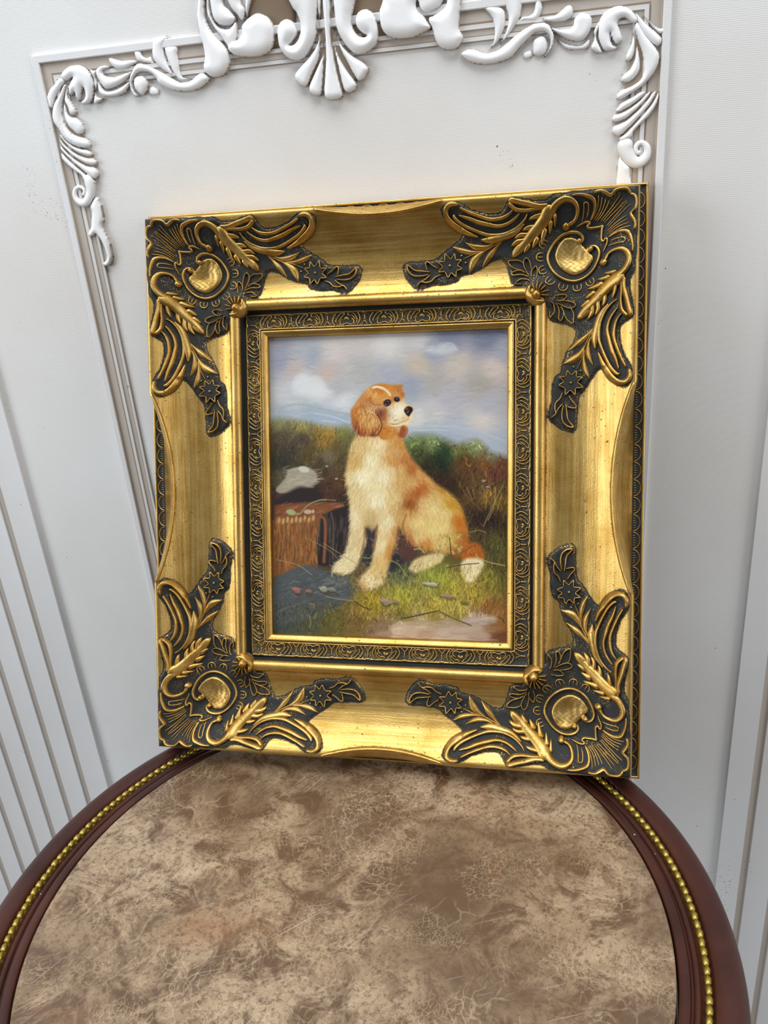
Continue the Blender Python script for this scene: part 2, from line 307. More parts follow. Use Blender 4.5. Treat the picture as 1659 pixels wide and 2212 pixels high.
# ---------------------------------------------------------------- traced shapes (millimetres; wall shapes in tenths of a millimetre)
GOLDP = [
('shell_rim','r',2.6,1,[2.04,2.35,2.35,2.35,2.35,2.67,2.67,2.51,2.2,1.1],[(6.5,7.2),(8.5,3.6),(12.2,2.5),(16.6,3.1),(19.2,5.5),(20.8,6.6),(23.9,5.0),(27.5,3.2),(31.0,3.6),(32.7,4.5)]),
('shell_rim','r',2.6,1,[1.25,2.04,2.67,2.82,2.51,2.2,1.88,1.41],[(48.4,4.8),(42.4,4.9),(36.5,6.4),(33.0,8.2),(31.5,11.6),(31.8,15.6),(33.0,18.7),(34.5,21.6)]),
('zigzag_edge','r',2.2,1,[2.04,2.04,2.04,2.04,2.04,1.88,1.88,1.88,1.73,1.25,0.47],[(24.8,25.0),(27.3,25.9),(31.1,26.2),(34.7,26.3),(36.7,25.2),(36.1,24.2),(34.8,23.5),(35.4,22.2),(38.7,22.4),(42.1,23.8),(45.2,25.0)]),
('shell_rib','r',1.2,1,[0.63,1.02,0.63],[(11.7,8.6),(17.8,14.7),(25.7,22.5)]),
('shell_rib','r',1.2,1,[0.63,1.02,0.63],[(13.8,6.3),(18.1,12.2),(22.7,17.4),(27.1,22.0)]),
('shell_rib','r',1.2,1,[0.63,1.02,0.63],[(21.2,9.1),(23.3,13.7),(26.3,18.4),(29.7,22.2)]),
('shell_rib','r',1.2,1,[0.63,1.02,0.63],[(23.9,8.5),(25.4,13.3),(27.7,17.9),(31.1,21.7)]),
('shell_rib','r',1.2,1,[0.63,1.02,0.63],[(26.7,7.2),(27.2,11.9),(28.8,16.5),(32.0,21.0)]),
('shell_rib','r',1.2,1,[0.63,1.02,0.63],[(29.4,5.8),(29.3,10.5),(30.4,15.5),(32.9,20.3)]),
('shell_rib','r',1.2,0,[0.63,1.02,0.63],[(8.7,10.5),(17.0,16.9),(24.4,23.5)]),
('hairpin','r',1.3,1,[0.78,1.1,1.1,1.1,1.1,1.1,1.1,1.1,0.63],[(37.2,19.7),(36.2,15.8),(36.2,12.3),(36.7,10.5),(38.4,9.7),(39.6,10.6),(39.6,14.0),(39.9,18.0),(40.7,21.9)]),
('c_scroll','r',4.6,1,[2.44,2.93,2.77,2.93,3.26,3.58,3.91,4.4,5.05,5.86,6.52,4.89],[(52.5,24.6),(49.5,22.9),(46.7,21.4),(44.7,18.3),(44.1,14.2),(45.2,10.8),(48.4,8.1),(53.0,7.1),(57.3,8.4),(61.2,11.2),(63.8,14.7),(66.7,17.8)]),
('scroll_ball','d',5.4,1,[6.12],[(51.2,23.6),(52.8,24.6),(53.3,25.4)]),
('acanthus_leaf','r',4.8,1,[6.15,10.67,10.26,9.44,8.62,7.18,6.15,3.08],[(61.3,10.6),(65.7,14.8),(68.8,19.5),(72.8,23.8),(78.1,28.7),(83.4,34.4),(89.2,39.7),(93.0,43.0)]),
('acanthus_lobe','r',3.4,1,[3.69,3.49,3.08,1.23],[(67.5,15.9),(72.4,16.3),(76.6,17.1),(80.3,18.4)]),
('acanthus_lobe','r',3.4,1,[5.13,4.51,3.69,1.23],[(71.4,20.1),(75.6,23.4),(80.6,23.6),(85.0,25.0)]),
('acanthus_lobe','r',3.4,1,[4.51,4.1,3.69,1.44],[(76.6,27.6),(81.5,28.4),(86.6,28.2),(91.2,30.3)]),
('acanthus_lobe','r',3.4,1,[4.1,4.1,4.1,1.64],[(80.9,32.1),(85.9,32.3),(89.6,33.0),(93.7,35.6)]),
('acanthus_lobe','r',3.4,1,[5.13,5.74,4.1],[(84.3,34.4),(88.9,38.0),(92.6,42.4)]),
('acanthus_lobe','r',3.4,1,[2.05,3.49,1.03],[(59.9,15.0),(60.6,18.0),(60.5,24.4)]),
('acanthus_lobe','r',3.4,1,[4.51,3.49,1.03],[(63.4,19.2),(64.0,23.8),(64.4,28.9)]),
('acanthus_lobe','r',3.4,1,[5.13,4.1,1.03],[(67.3,24.0),(69.3,29.4),(70.7,36.2)]),
('acanthus_lobe','r',3.4,1,[5.13,4.1,1.23],[(73.1,29.6),(75.5,34.0),(77.7,37.8)]),
('acanthus_lobe','r',3.4,1,[5.13,3.69,1.44],[(79.3,33.6),(81.9,37.6),(83.9,40.9)]),
('ribbon_leaf','r',4.0,1,[3.38,3.89,3.89,3.89,4.22,2.87],[(65.1,10.3),(72.2,10.7),(80.9,8.6),(88.9,6.7),(92.9,5.5),(95.4,6.6)]),
('ribbon_leaf','r',3.8,1,[1.35,2.2,2.53,3.04,3.04,2.87],[(66.0,12.4),(75.5,12.2),(82.9,12.5),(89.4,11.6),(93.0,9.1),(94.9,7.0)]),
('ribbon_scroll','r',3.2,1,[1.14,2.44,2.77,2.77,2.61,2.44,1.79],[(91.6,11.4),(95.9,14.8),(101.6,16.6),(109.0,16.7),(116.9,14.5),(124.9,11.5),(132.1,8.1)]),
('ribbon_scroll','r',3.2,1,[0.98,2.28,2.61,2.77,3.26,3.42,2.77,1.3],[(86.8,13.9),(90.4,17.0),(95.9,20.1),(103.0,21.4),(110.7,20.0),(118.6,17.9),(125.2,15.3),(133.4,12.8)]),
('ribbon_scroll','r',3.4,1,[0.81,1.79,2.28,2.61,3.26,2.93,2.61,2.77,2.93,2.93,2.12],[(80.9,14.1),(83.2,18.2),(87.8,22.4),(93.4,25.3),(100.5,27.3),(109.3,27.1),(115.8,25.3),(123.8,22.2),(131.2,18.6),(136.3,14.4),(136.5,11.7)]),
('ribbon_curl','r',4.2,1,[1.3,4.07,5.21,4.89,4.56,4.4,4.07,2.44],[(118.5,27.8),(128.3,24.2),(136.5,19.6),(141.7,14.7),(142.9,10.0),(141.1,6.6),(137.2,5.3),(132.9,6.3)]),
('ribbon_leaf','r',3.4,1,[1.18,4.22,5.91,5.57,1.01],[(83.2,20.7),(90.7,26.2),(100.3,28.9),(108.8,30.3),(117.0,29.6)]),
('stem','r',1.4,1,[0.78,1.1,1.1,0.94,0.63],[(98.3,29.7),(105.8,33.8),(114.0,37.5),(123.2,39.7),(131.3,43.1)]),
('sprig_leaf','l',2.8,1,[0.91,3.26,4.89,0.54],[(104.8,31.7),(111.9,34.7),(120.6,34.5),(129.1,30.8)]),
('sprig_leaf','l',2.8,1,[0.72,3.44,4.89,0.54],[(115.9,37.6),(123.9,38.0),(132.7,36.2),(139.6,32.9)]),
('sprig_leaf','l',2.6,1,[0.72,2.9,5.25,0.54],[(99.4,30.3),(104.9,35.4),(110.6,41.8),(116.5,50.0)]),
('sprig_leaf','l',2.6,1,[0.72,4.53,6.52,0.72],[(112.2,36.9),(118.8,40.6),(123.5,45.8),(126.3,53.8)]),
('berry','d',1.8,1,[2.04],[(131.6,40.2),(132.7,40.2)]),
('berry','d',1.8,1,[2.04],[(128.4,45.5),(129.5,45.6)]),
('star_flower','s',3.4,1,[1.23],[(137.3,38.5),(140.6,43.0),(144.9,38.1),(145.4,44.1),(150.8,44.1),(146.6,47.8),(150.5,51.7),(145.1,51.7),(142.8,56.7),(140.3,52.5),(136.6,56.2),(136.3,51.3),(131.5,50.2),(135.6,47.2),(132.1,43.4),(136.9,43.4)]),
('flower_eye','d',4.2,1,[2.9],[(140.6,47.5),(141.9,47.5)]),
('tip_leaf','r',2.6,1,[1.01,1.23,1.3,1.3,0.87],[(150.8,49.0),(154.8,46.6),(159.0,43.3),(160.7,44.8),(159.5,50.3)]),
('tip_leaf','r',2.8,1,[0.87,1.3,1.3,1.45,1.59,1.59,1.45,1.3,0.87],[(157.0,51.2),(163.2,50.4),(169.4,49.4),(173.9,46.0),(175.5,45.5),(174.5,49.7),(171.0,53.2),(165.4,54.1),(158.1,53.1)]),
('tip_leaf','r',2.6,1,[1.01,1.3,1.3,1.3,1.45,1.01],[(148.2,53.7),(153.0,55.6),(156.5,58.8),(161.0,59.4),(164.9,58.8),(168.2,62.8)]),
('tip_leaf','r',2.4,1,[0.87,1.16,0.87],[(156.9,53.3),(160.9,56.8),(164.9,58.6)]),
('medallion_rim','r',2.8,0,[2.82,2.82,2.67,2.51,2.51,2.35,2.35,2.35,2.35,2.35,2.35,2.35,2.35,2.35,2.35,2.35,2.35,2.35,2.51,2.51,2.67,2.82,2.82],[(44.2,35.0),(42.0,35.7),(39.6,33.9),(40.2,31.1),(43.7,28.7),(49.5,28.2),(55.5,30.2),(61.0,34.9),(64.8,40.8),(65.7,45.9),(63.5,52.3),(58.9,58.2),(52.2,62.3),(45.2,63.7),(38.6,62.0),(33.0,57.7),(29.3,51.7),(27.6,45.2),(28.9,40.9),(31.7,39.0),(35.0,39.7),(36.2,42.0),(34.5,44.1)]),
('scroll_ball','d',5.4,0,[4.86],[(41.7,34.5),(43.0,35.3)]),
('scroll_ball','d',5.4,0,[4.86],[(33.6,40.5),(34.5,41.6)]),
('medallion','f',2.0,0,[0.08],[(44.7,32.5),(52.0,31.5),(57.1,35.0),(60.0,41.1),(60.1,46.3),(57.2,52.3),(51.6,56.9),(45.3,59.1),(38.4,57.2),(33.6,52.5),(31.5,47.5),(34.4,43.2),(39.3,37.8)]),
('shell_pip','r',1.3,0,[0.63,1.02,1.18,1.33,1.18,1.02,0.63],[(65.4,33.8),(68.0,32.4),(70.5,32.4),(71.8,33.8),(72.0,35.7),(70.5,37.5),(67.7,38.3)]),
('shell_pip','r',1.2,0,[0.63,1.1],[(66.8,35.9),(71.0,34.2)]),
('shell_pip','r',1.3,0,[0.63,1.02,1.18,1.33,1.18,1.02,0.63],[(68.6,41.7),(71.4,41.3),(73.7,42.3),(74.3,44.2),(73.7,46.1),(71.5,47.2),(68.6,47.0)]),
('shell_pip','r',1.2,0,[0.63,1.1],[(68.9,44.3),(73.3,44.2)]),
('shell_pip','r',1.3,0,[0.63,1.02,1.18,1.33,1.18,1.02,0.63],[(67.9,50.6),(70.7,51.3),(72.4,53.1),(72.2,55.2),(71.0,56.9),(68.5,57.0),(65.8,55.6)]),
('shell_pip','r',1.2,0,[0.63,1.1],[(67.1,53.2),(71.3,54.8)]),
('shell_pip','r',1.3,0,[0.63,1.02,1.18,1.33,1.18,1.02,0.63],[(63.8,58.7),(66.2,60.6),(67.3,63.0),(66.4,64.9),(64.3,65.8),(61.5,64.8),(59.6,62.5)]),
('shell_pip','r',1.2,0,[0.63,1.1],[(62.1,60.9),(65.7,64.2)]),
('shell_pip','r',1.3,0,[0.63,1.02,1.18,1.33,1.18,1.02,0.63],[(55.9,64.2),(57.3,66.7),(56.9,69.0),(55.0,70.2),(52.6,70.2),(50.8,68.5),(50.3,65.8)]),
('shell_pip','r',1.2,0,[0.63,1.1],[(53.1,65.3),(54.6,69.3)]),
('shell_pip','r',1.3,0,[0.63,1.02,1.18,1.33,1.18,1.02,0.63],[(46.4,66.2),(46.4,68.9),(45.1,70.9),(43.0,71.3),(41.1,70.5),(40.2,68.3),(40.9,65.7)]),
('shell_pip','r',1.2,0,[0.63,1.1],[(43.6,66.2),(43.1,70.4)]),
('shell_pip','r',1.3,0,[0.63,1.02,1.18,1.33,1.18,1.02,0.63],[(37.4,64.5),(36.3,67.0),(34.4,68.4),(32.5,67.9),(31.2,66.4),(31.3,64.0),(32.9,61.8)]),
('shell_pip','r',1.2,0,[0.63,1.1],[(34.9,63.4),(32.9,67.1)]),
('corner_flower','d',7.5,0,[8.45],[(74.6,73.9),(74.6,73.9)]),
('flower_crescent','r',5.5,0,[1.93,4.34,5.31,5.79,5.31,4.34,1.93],[(78.1,65.5),(80.2,68.4),(80.9,72.1),(78.7,76.3),(75.0,79.1),(70.5,79.2),(67.2,77.5)]),
('flower_ray','r',4.2,0,[1.06,1.35,1.45],[(71.1,74.1),(68.4,74.4),(64.1,74.7)]),
('flower_ray','r',4.2,0,[1.06,1.35,1.45],[(71.2,72.7),(68.3,71.9),(63.7,70.5)]),
('flower_ray','r',4.2,0,[1.06,1.35,1.45],[(71.9,71.5),(69.6,69.4),(66.4,66.5)]),
('flower_ray','r',4.2,0,[1.06,1.35,1.45],[(73.0,70.8),(71.5,67.6),(69.0,63.3)]),
('flower_ray','r',4.2,0,[1.06,1.35,1.45],[(74.1,70.5),(73.8,67.4),(72.9,62.9)]),
('flower_ray','r',4.2,0,[1.06,1.35,1.45],[(75.4,70.7),(76.4,67.8),(77.4,63.6)]),
('corner_leaf','r',2.2,1,[0.68,0.97,1.06,1.06,1.06,0.97,0.68],[(74.6,61.2),(73.5,55.8),(73.9,52.0),(74.9,51.1),(77.5,53.5),(78.3,56.8),(77.6,59.6)]),
('corner_leaf','r',2.2,1,[0.68,0.97,1.06,1.06,1.06,0.97,0.68],[(77.9,54.5),(78.8,49.5),(80.1,45.9),(82.2,44.5),(84.0,46.8),(83.9,49.7),(82.2,54.0),(79.6,58.4)]),
('corner_leaf','r',2.2,1,[0.68,0.97,1.06,1.06,1.06,0.97,0.68],[(83.5,50.4),(84.8,47.6),(88.3,46.0),(92.3,45.8),(95.7,46.3),(94.1,49.5),(90.9,51.9),(86.1,53.5),(82.2,55.9)]),
('corner_leaf','r',2.2,1,[0.68,0.97,1.06,1.06,1.06,0.97,0.68],[(82.6,55.5),(85.3,53.8),(89.6,53.6),(93.2,55.3),(91.7,57.1),(86.2,56.8),(82.3,57.8),(79.6,59.5)]),
('corner_leaf','r',2.2,1,[0.68,0.97,1.06,1.06,1.06,0.97,0.68],[(79.2,63.0),(80.5,61.1),(84.4,60.4),(86.8,60.6),(89.7,62.7),(90.7,63.6),(84.8,64.2)])]
PADP = [(1.3,0.3),(32.1,1.5),(59.7,3.1),(66.6,5.8),(74.6,6.2),(93.1,3.4),(97.2,7.6),(100.1,10.8),(105.4,11.7),(113.5,11.1),(123.7,9.0),(132.0,4.3),(141.0,4.2),(146.2,7.8),(144.7,14.8),(139.4,20.5),(132.4,25.1),(140.7,31.8),(146.6,35.4),(153.0,40.3),(164.1,41.1),(178.0,42.1),(180.3,48.4),(177.1,55.7),(170.3,64.0),(163.1,65.1),(153.3,62.6),(144.3,62.7),(136.2,60.6),(132.6,56.3),(126.8,55.1),(117.1,51.7),(108.0,45.9),(100.5,45.5),(97.4,51.3),(95.6,57.9),(94.3,62.2),(91.5,65.1),(84.2,66.0),(83.1,70.4),(80.8,77.2)]
PALM = [([(-0.083,0.976),(-0.028,0.786),(0.003,0.636)],0.75),([(0.097,0.969),(0.042,0.773),(0.003,0.636)],0.75),([(0.003,0.636),(0.003,0.395),(0.0,0.175)],0.75),([(-0.067,0.057),(0.0,0.035),(0.065,0.074)],1.4),([(0.206,0.97),(0.136,0.588),(0.143,0.282),(0.202,0.018)],0.85),([(0.307,0.962),(0.221,0.753),(0.221,0.468),(0.283,0.169),(0.393,0.03),(0.455,0.139),(0.431,0.254),(0.346,0.265),(0.276,0.453),(0.255,0.569)],0.8),([(0.369,0.444),(0.299,0.61),(0.307,0.808),(0.377,0.905),(0.486,0.81),(0.579,0.919),(0.657,0.885),(0.66,0.658),(0.603,0.51)],0.9),([(0.72,0.701),(0.611,0.344),(0.548,0.152),(0.583,0.064),(0.673,0.168),(0.766,0.518),(0.782,0.682),(0.751,0.757)],0.8),([(0.79,1.034),(0.868,0.685),(0.852,0.411),(0.771,0.093)],0.85),([(0.431,0.583),(0.502,0.417),(0.548,0.577)],1.6)]
WALLP = [
('leaf_curl','p',6,[8],[(-2550,5512),(-2585,5553),(-2561,5587),(-2499,5618),(-2437,5625),(-2386,5617),(-2341,5584),(-2315,5539),(-2308,5477),(-2328,5405),(-2351,5358),(-2389,5330),(-2434,5331),(-2457,5349),(-2416,5376),(-2401,5418),(-2411,5456),(-2436,5415),(-2470,5356),(-2489,5389),(-2495,5427),(-2527,5405),(-2545,5425),(-2536,5474),(-2503,5514),(-2482,5537)]),
('leaflet','p',4,[6],[(-2752,5420),(-2705,5478),(-2650,5510),(-2602,5548),(-2556,5519),(-2626,5458),(-2680,5400),(-2722,5329),(-2753,5344),(-2754,5388)]),
('acanthus_leaf','p',6,[6],[(-2575,5490),(-2635,5421),(-2697,5364),(-2732,5298),(-2741,5229),(-2710,5168),(-2680,5101),(-2610,5037),(-2523,5007),(-2461,5005),(-2445,5042),(-2467,5077),(-2502,5092),(-2552,5110),(-2606,5146),(-2637,5207),(-2642,5277),(-2623,5351),(-2578,5435),(-2551,5494)]),
('leaflet','p',5,[5],[(-2555,5476),(-2589,5405),(-2599,5368),(-2583,5323),(-2576,5275),(-2545,5259),(-2519,5273),(-2515,5304),(-2542,5363),(-2559,5402),(-2554,5451)]),
('acanthus_leaf','p',5,[7],[(-2608,5363),(-2626,5308),(-2631,5245),(-2615,5186),(-2582,5148),(-2543,5115),(-2495,5118),(-2475,5154),(-2485,5206),(-2526,5245),(-2570,5255),(-2594,5283),(-2597,5330)]),
('feather','p',5,[5],[(-2708,5163),(-2686,5125),(-2649,5073),(-2593,5030),(-2528,5004),(-2484,4996),(-2449,4970),(-2448,4947),(-2478,4937),(-2529,4952),(-2589,4981),(-2645,5024),(-2687,5073),(-2709,5116)]),
('feather','p',5,[5],[(-2716,5165),(-2718,5126),(-2693,5066),(-2647,5017),(-2591,4973),(-2531,4944),(-2480,4929),(-2447,4927),(-2424,4898),(-2425,4877),(-2453,4865),(-2513,4879),(-2565,4907),(-2623,4947),(-2676,5001),(-2711,5045),(-2725,5097)]),
('feather','p',5,[6],[(-2729,5090),(-2711,5038),(-2675,4990),(-2624,4940),(-2567,4900),(-2515,4871),(-2455,4858),(-2428,4831),(-2427,4799),(-2453,4762),(-2471,4758),(-2518,4790),(-2573,4841),(-2635,4899),(-2691,4960),(-2727,5008),(-2734,5049)]),
('feather','p',5,[5],[(-2732,5000),(-2690,4950),(-2637,4892),(-2575,4834),(-2520,4783),(-2475,4751),(-2482,4721),(-2571,4746),(-2589,4794),(-2635,4830),(-2684,4873),(-2720,4914),(-2735,4940),(-2737,4972)]),
('scroll_curl','s',6,[8.8,9.9,8.3,7.9,7.6,6.5,5.1,4.4,3.7,3.5,3.2,3.2,3.2,2.3],[(-2535,4804),(-2528,4730),(-2537,4665),(-2569,4612),(-2614,4580),(-2655,4583),(-2688,4617),(-2691,4660),(-2673,4694),(-2642,4709),(-2611,4703),(-2592,4677),(-2606,4650),(-2628,4644)]),
('drooping_leaf','p',5,[6],[(-2514,4608),(-2484,4622),(-2470,4582),(-2464,4530),(-2464,4471),(-2470,4427),(-2491,4380),(-2480,4327),(-2461,4269),(-2453,4204),(-2452,4146),(-2457,4105),(-2487,4057),(-2525,4036),(-2564,4053),(-2570,4066),(-2537,4085),(-2511,4117),(-2512,4170),(-2526,4233),(-2546,4283),(-2571,4317),(-2599,4299),(-2637,4297),(-2645,4322),(-2629,4349),(-2603,4380),(-2584,4439),(-2565,4497),(-2564,4549)]),
('leaflet','p',4,[6],[(-2344,5603),(-2292,5570),(-2262,5570),(-2281,5524),(-2277,5474),(-2310,5404),(-2293,5377),(-2251,5361),(-2305,5329),(-2333,5322),(-2344,5339),(-2317,5411),(-2303,5489),(-2315,5551)]),
('s_leaf','p',6,[6],[(-2252,5581),(-2195,5597),(-2146,5586),(-2142,5568),(-2188,5563),(-2207,5547),(-2183,5520),(-2112,5508),(-2042,5519),(-1973,5530),(-1941,5539),(-1980,5498),(-2049,5456),(-2114,5432),(-2177,5419),(-2220,5429),(-2248,5472),(-2267,5516),(-2270,5553)]),
('s_leaf','p',5,[6],[(-2262,5482),(-2231,5430),(-2201,5412),(-2133,5414),(-2053,5437),(-1995,5462),(-2007,5425),(-2058,5380),(-2130,5362),(-2205,5363),(-2262,5381),(-2281,5426)]),
('leaflet','p',5,[6],[(-2124,5647),(-2082,5634),(-2020,5616),(-1911,5608),(-1894,5587),(-1950,5567),(-2013,5549),(-2072,5552),(-2111,5574),(-2133,5606),(-2138,5636)]),
('bud','p',6,[9],[(-1959,5445),(-1939,5482),(-1894,5496),(-1855,5484),(-1835,5443),(-1844,5401),(-1876,5360),(-1909,5348),(-1935,5375),(-1959,5411)]),
('s_scroll','p',6,[8],[(-1944,5540),(-1900,5579),(-1831,5572),(-1757,5534),(-1694,5499),(-1622,5453),(-1564,5419),(-1502,5413),(-1453,5424),(-1408,5451),(-1359,5465),(-1318,5442),(-1299,5421),(-1327,5391),(-1397,5354),(-1487,5338),(-1567,5346),(-1640,5362),(-1704,5392),(-1745,5420),(-1760,5460),(-1789,5492),(-1821,5507),(-1867,5514),(-1915,5509),(-1951,5479),(-1969,5446),(-1971,5403),(-1949,5366),(-1923,5347),(-1968,5348),(-1994,5395),(-1996,5449),(-1979,5501)]),
('leaflet','p',3,[5],[(-1842,5395),(-1806,5412),(-1768,5393),(-1758,5358),(-1774,5338),(-1821,5340),(-1850,5357)]),
('leaf_tip','p',5,[6],[(-1912,5671),(-1857,5669),(-1841,5633),(-1810,5616),(-1774,5621),(-1761,5585),(-1730,5537),(-1775,5560),(-1841,5581),(-1891,5590),(-1908,5618)]),
('leaf_tip','p',6,[7],[(-1748,5715),(-1736,5744),(-1678,5749),(-1605,5741),(-1647,5672),(-1652,5635),(-1644,5573),(-1618,5502),(-1601,5456),(-1640,5477),(-1701,5521),(-1737,5559),(-1763,5618)]),
('leaf_tip','p',6,[7],[(-1644,5674),(-1539,5671),(-1542,5610),(-1541,5540),(-1538,5463),(-1497,5439),(-1458,5431),(-1500,5420),(-1563,5426),(-1589,5456),(-1616,5509),(-1641,5587)]),
('cartouche_leaf','p',8,[11],[(-1268,6020),(-1319,5892),(-1331,5812),(-1328,5720),(-1315,5631),(-1317,5557),(-1338,5503),(-1329,5459),(-1284,5422),(-1228,5416),(-1162,5438),(-1119,5491),(-1109,5555),(-1122,5607),(-1164,5662),(-1215,5720),(-1251,5786),(-1264,5864),(-1234,6016)]),
('cartouche_leaf','p',5,[9],[(-1219,6015),(-1247,5871),(-1227,5797),(-1193,5734),(-1159,5689),(-1116,5614),(-1100,5575),(-1029,5667),(-1013,5734),(-1022,5782),(-1072,5744),(-1128,5745),(-1178,5773),(-1210,5831),(-1222,5904),(-1211,6014)]),
('cartouche_leaf','p',7,[9],[(-1197,6012),(-1204,5842),(-1167,5776),(-1114,5756),(-1059,5759),(-1017,5793),(-1029,5825),(-1065,5869),(-1103,5909),(-1103,6002)]),
('cartouche_leaf','p',6,[8],[(-1085,6000),(-1048,5876),(-1002,5818),(-983,5781),(-961,5783),(-939,5820),(-933,5860),(-959,5898),(-967,5987)]),
('cartouche_scroll','p',9,[12],[(-1097,5573),(-1049,5545),(-962,5527),(-874,5523),(-794,5542),(-744,5588),(-722,5663),(-724,5726),(-759,5783),(-810,5811),(-852,5816),(-910,5795),(-940,5776),(-978,5744),(-987,5690),(-1031,5658),(-1082,5652),(-1116,5611)]),
('cartouche_leaf','p',4,[6],[(-906,5980),(-845,5973),(-916,5827),(-933,5788),(-938,5829)]),
('volute','p',9,[12],[(-361,5936),(-378,5720),(-391,5627),(-430,5557),(-493,5490),(-561,5462),(-632,5486),(-686,5543),(-704,5613),(-697,5692),(-666,5739),(-610,5755),(-566,5734),(-541,5692),(-540,5653),(-561,5621),(-598,5591),(-613,5579),(-572,5583),(-534,5619),(-514,5673),(-514,5723),(-533,5781),(-567,5834),(-603,5963)]),
('volute','p',9,[12],[(-221,5921),(-238,5733),(-227,5632),(-185,5547),(-122,5476),(-58,5458),(9,5474),(72,5523),(91,5588),(84,5655),(69,5711),(27,5748),(-11,5755),(-58,5736),(-81,5694),(-79,5650),(-56,5614),(-20,5588),(-1,5581),(-34,5576),(-77,5600),(-105,5653),(-102,5718),(-80,5781),(-49,5902)]),
('shell_petal','p',6,[6],[(-375,5614),(-405,5546),(-474,5476),(-537,5431),(-599,5373),(-586,5319),(-535,5282),(-502,5296),(-460,5363),(-403,5444),(-381,5501),(-366,5607),(-358,5756)]),
('shell_petal','p',6,[6],[(-344,5689),(-357,5499),(-380,5453),(-446,5355),(-495,5275),(-480,5227),(-427,5207),(-398,5228),(-374,5325),(-352,5464),(-343,5605),(-338,5771)]),
('shell_petal','p',7,[7],[(-314,5931),(-328,5603),(-337,5463),(-362,5321),(-379,5211),(-342,5173),(-267,5172),(-230,5209),(-253,5340),(-271,5485),(-278,5626),(-256,5925)]),
('shell_petal','p',6,[6],[(-266,5736),(-265,5541),(-247,5397),(-222,5253),(-196,5211),(-148,5214),(-112,5252),(-126,5293),(-184,5376),(-241,5487),(-262,5597),(-257,5735)]),
('shell_petal','p',6,[6],[(-248,5679),(-224,5531),(-170,5412),(-108,5294),(-74,5282),(-31,5319),(-7,5362),(-49,5412),(-130,5466),(-197,5535),(-237,5622),(-241,5705)]),
('shell_stem','p',4,[4],[(-353,5935),(-367,5774),(-363,5718),(-342,5771),(-322,5932)]),
('cartouche_scroll','p',9,[12],[(166,5852),(129,5773),(107,5733),(102,5679),(112,5615),(143,5568),(201,5538),(273,5527),(350,5529),(415,5548),(480,5570),(490,5591),(466,5622),(443,5661),(407,5693),(387,5738),(395,5826)]),
('cartouche_leaf','p',8,[11],[(626,5801),(605,5715),(570,5685),(519,5662),(470,5644),(476,5610),(493,5572),(510,5501),(537,5454),(578,5428),(632,5419),(684,5432),(723,5480),(724,5509),(701,5554),(705,5633),(716,5696),(720,5791)]),
('cartouche_leaf','p',6,[9],[(405,5825),(406,5729),(428,5689),(465,5676),(520,5690),(572,5720),(605,5803)]),
('s_scroll','p',6,[8],[(696,5389),(758,5418),(818,5407),(886,5379),(972,5389),(1042,5427),(1110,5473),(1195,5516),(1270,5536),(1345,5518),(1386,5447),(1378,5374),(1328,5311),(1303,5306),(1348,5362),(1351,5429),(1312,5467),(1245,5465),(1194,5430),(1143,5390),(1074,5329),(988,5304),(901,5297),(815,5311),(746,5338)]),
('bud','p',6,[9],[(1244,5435),(1308,5452),(1341,5407),(1336,5348),(1294,5313),(1235,5331),(1227,5389)]),
('leaflet','p',3,[5],[(1159,5351),(1220,5367),(1228,5321),(1193,5305),(1167,5312)]),
('leaf_tip','p',6,[7],[(878,5670),(946,5677),(1026,5647),(1038,5557),(1002,5472),(949,5417),(887,5388),(936,5433),(950,5507),(935,5597)]),
('leaf_tip','p',6,[7],[(966,5798),(1148,5778),(1154,5618),(1111,5535),(1032,5451),(983,5414),(1033,5498),(1053,5585),(1030,5664)]),
('leaf_tip','p',5,[6],[(1255,5766),(1304,5646),(1295,5589),(1254,5546),(1165,5554),(1125,5530),(1152,5586),(1212,5590),(1242,5623)]),
('leaflet','p',5,[6],[(1295,5557),(1394,5571),(1476,5620),(1517,5608),(1517,5551),(1460,5520),(1378,5522),(1328,5534)]),
('s_leaf','p',6,[6],[(1328,5509),(1428,5477),(1510,5483),(1526,5532),(1574,5566),(1640,5545),(1657,5492),(1634,5425),(1577,5380),(1494,5396),(1411,5445)]),
('s_leaf','p',5,[6],[(1403,5419),(1478,5382),(1577,5363),(1634,5398),(1643,5362),(1611,5328),(1528,5329),(1462,5350)]),
('leaflet','p',4,[6],[(1666,5448),(1744,5555),(1719,5486),(1688,5402),(1723,5324),(1732,5286),(1686,5298),(1644,5332),(1667,5389)]),
('leaf_curl','p',6,[8],[(1693,5460),(1716,5530),(1779,5573),(1864,5578),(1929,5543),(1976,5476),(1937,5452),(1883,5495),(1835,5481),(1853,5428),(1871,5368),(1832,5335),(1798,5368),(1781,5414),(1799,5346),(1841,5312),(1776,5297),(1730,5316),(1698,5386)]),
('leaflet','p',5,[6],[(1948,5531),(2028,5454),(2127,5368),(2146,5326),(2115,5292),(2049,5335),(1985,5415)]),
('leaflet','p',3,[5],[(1997,5514),(2109,5419),(2160,5408),(2153,5371),(2098,5389)]),
('acanthus_leaf','p',6,[6],[(1972,5464),(2031,5378),(2107,5290),(2135,5224),(2107,5138),(2030,5055),(1933,5002),(1868,4970),(1834,4996),(1866,5039),(1948,5062),(2014,5116),(2012,5236),(1975,5343),(1946,5430)]),
('leaflet','p',5,[5],[(1942,5405),(1960,5330),(1947,5243),(1909,5217),(1891,5256),(1929,5333)]),
('acanthus_leaf','p',5,[6],[(1970,5322),(1996,5238),(1995,5148),(1930,5085),(1872,5092),(1871,5130),(1924,5170),(1954,5227)]),
('feather','p',5,[5],[(2052,5018),(2002,5014),(1956,4989),(1913,4973),(1869,4953),(1845,4923),(1833,4900),(1859,4890),(1887,4900),(1934,4920),(1977,4945),(2019,4976)]),
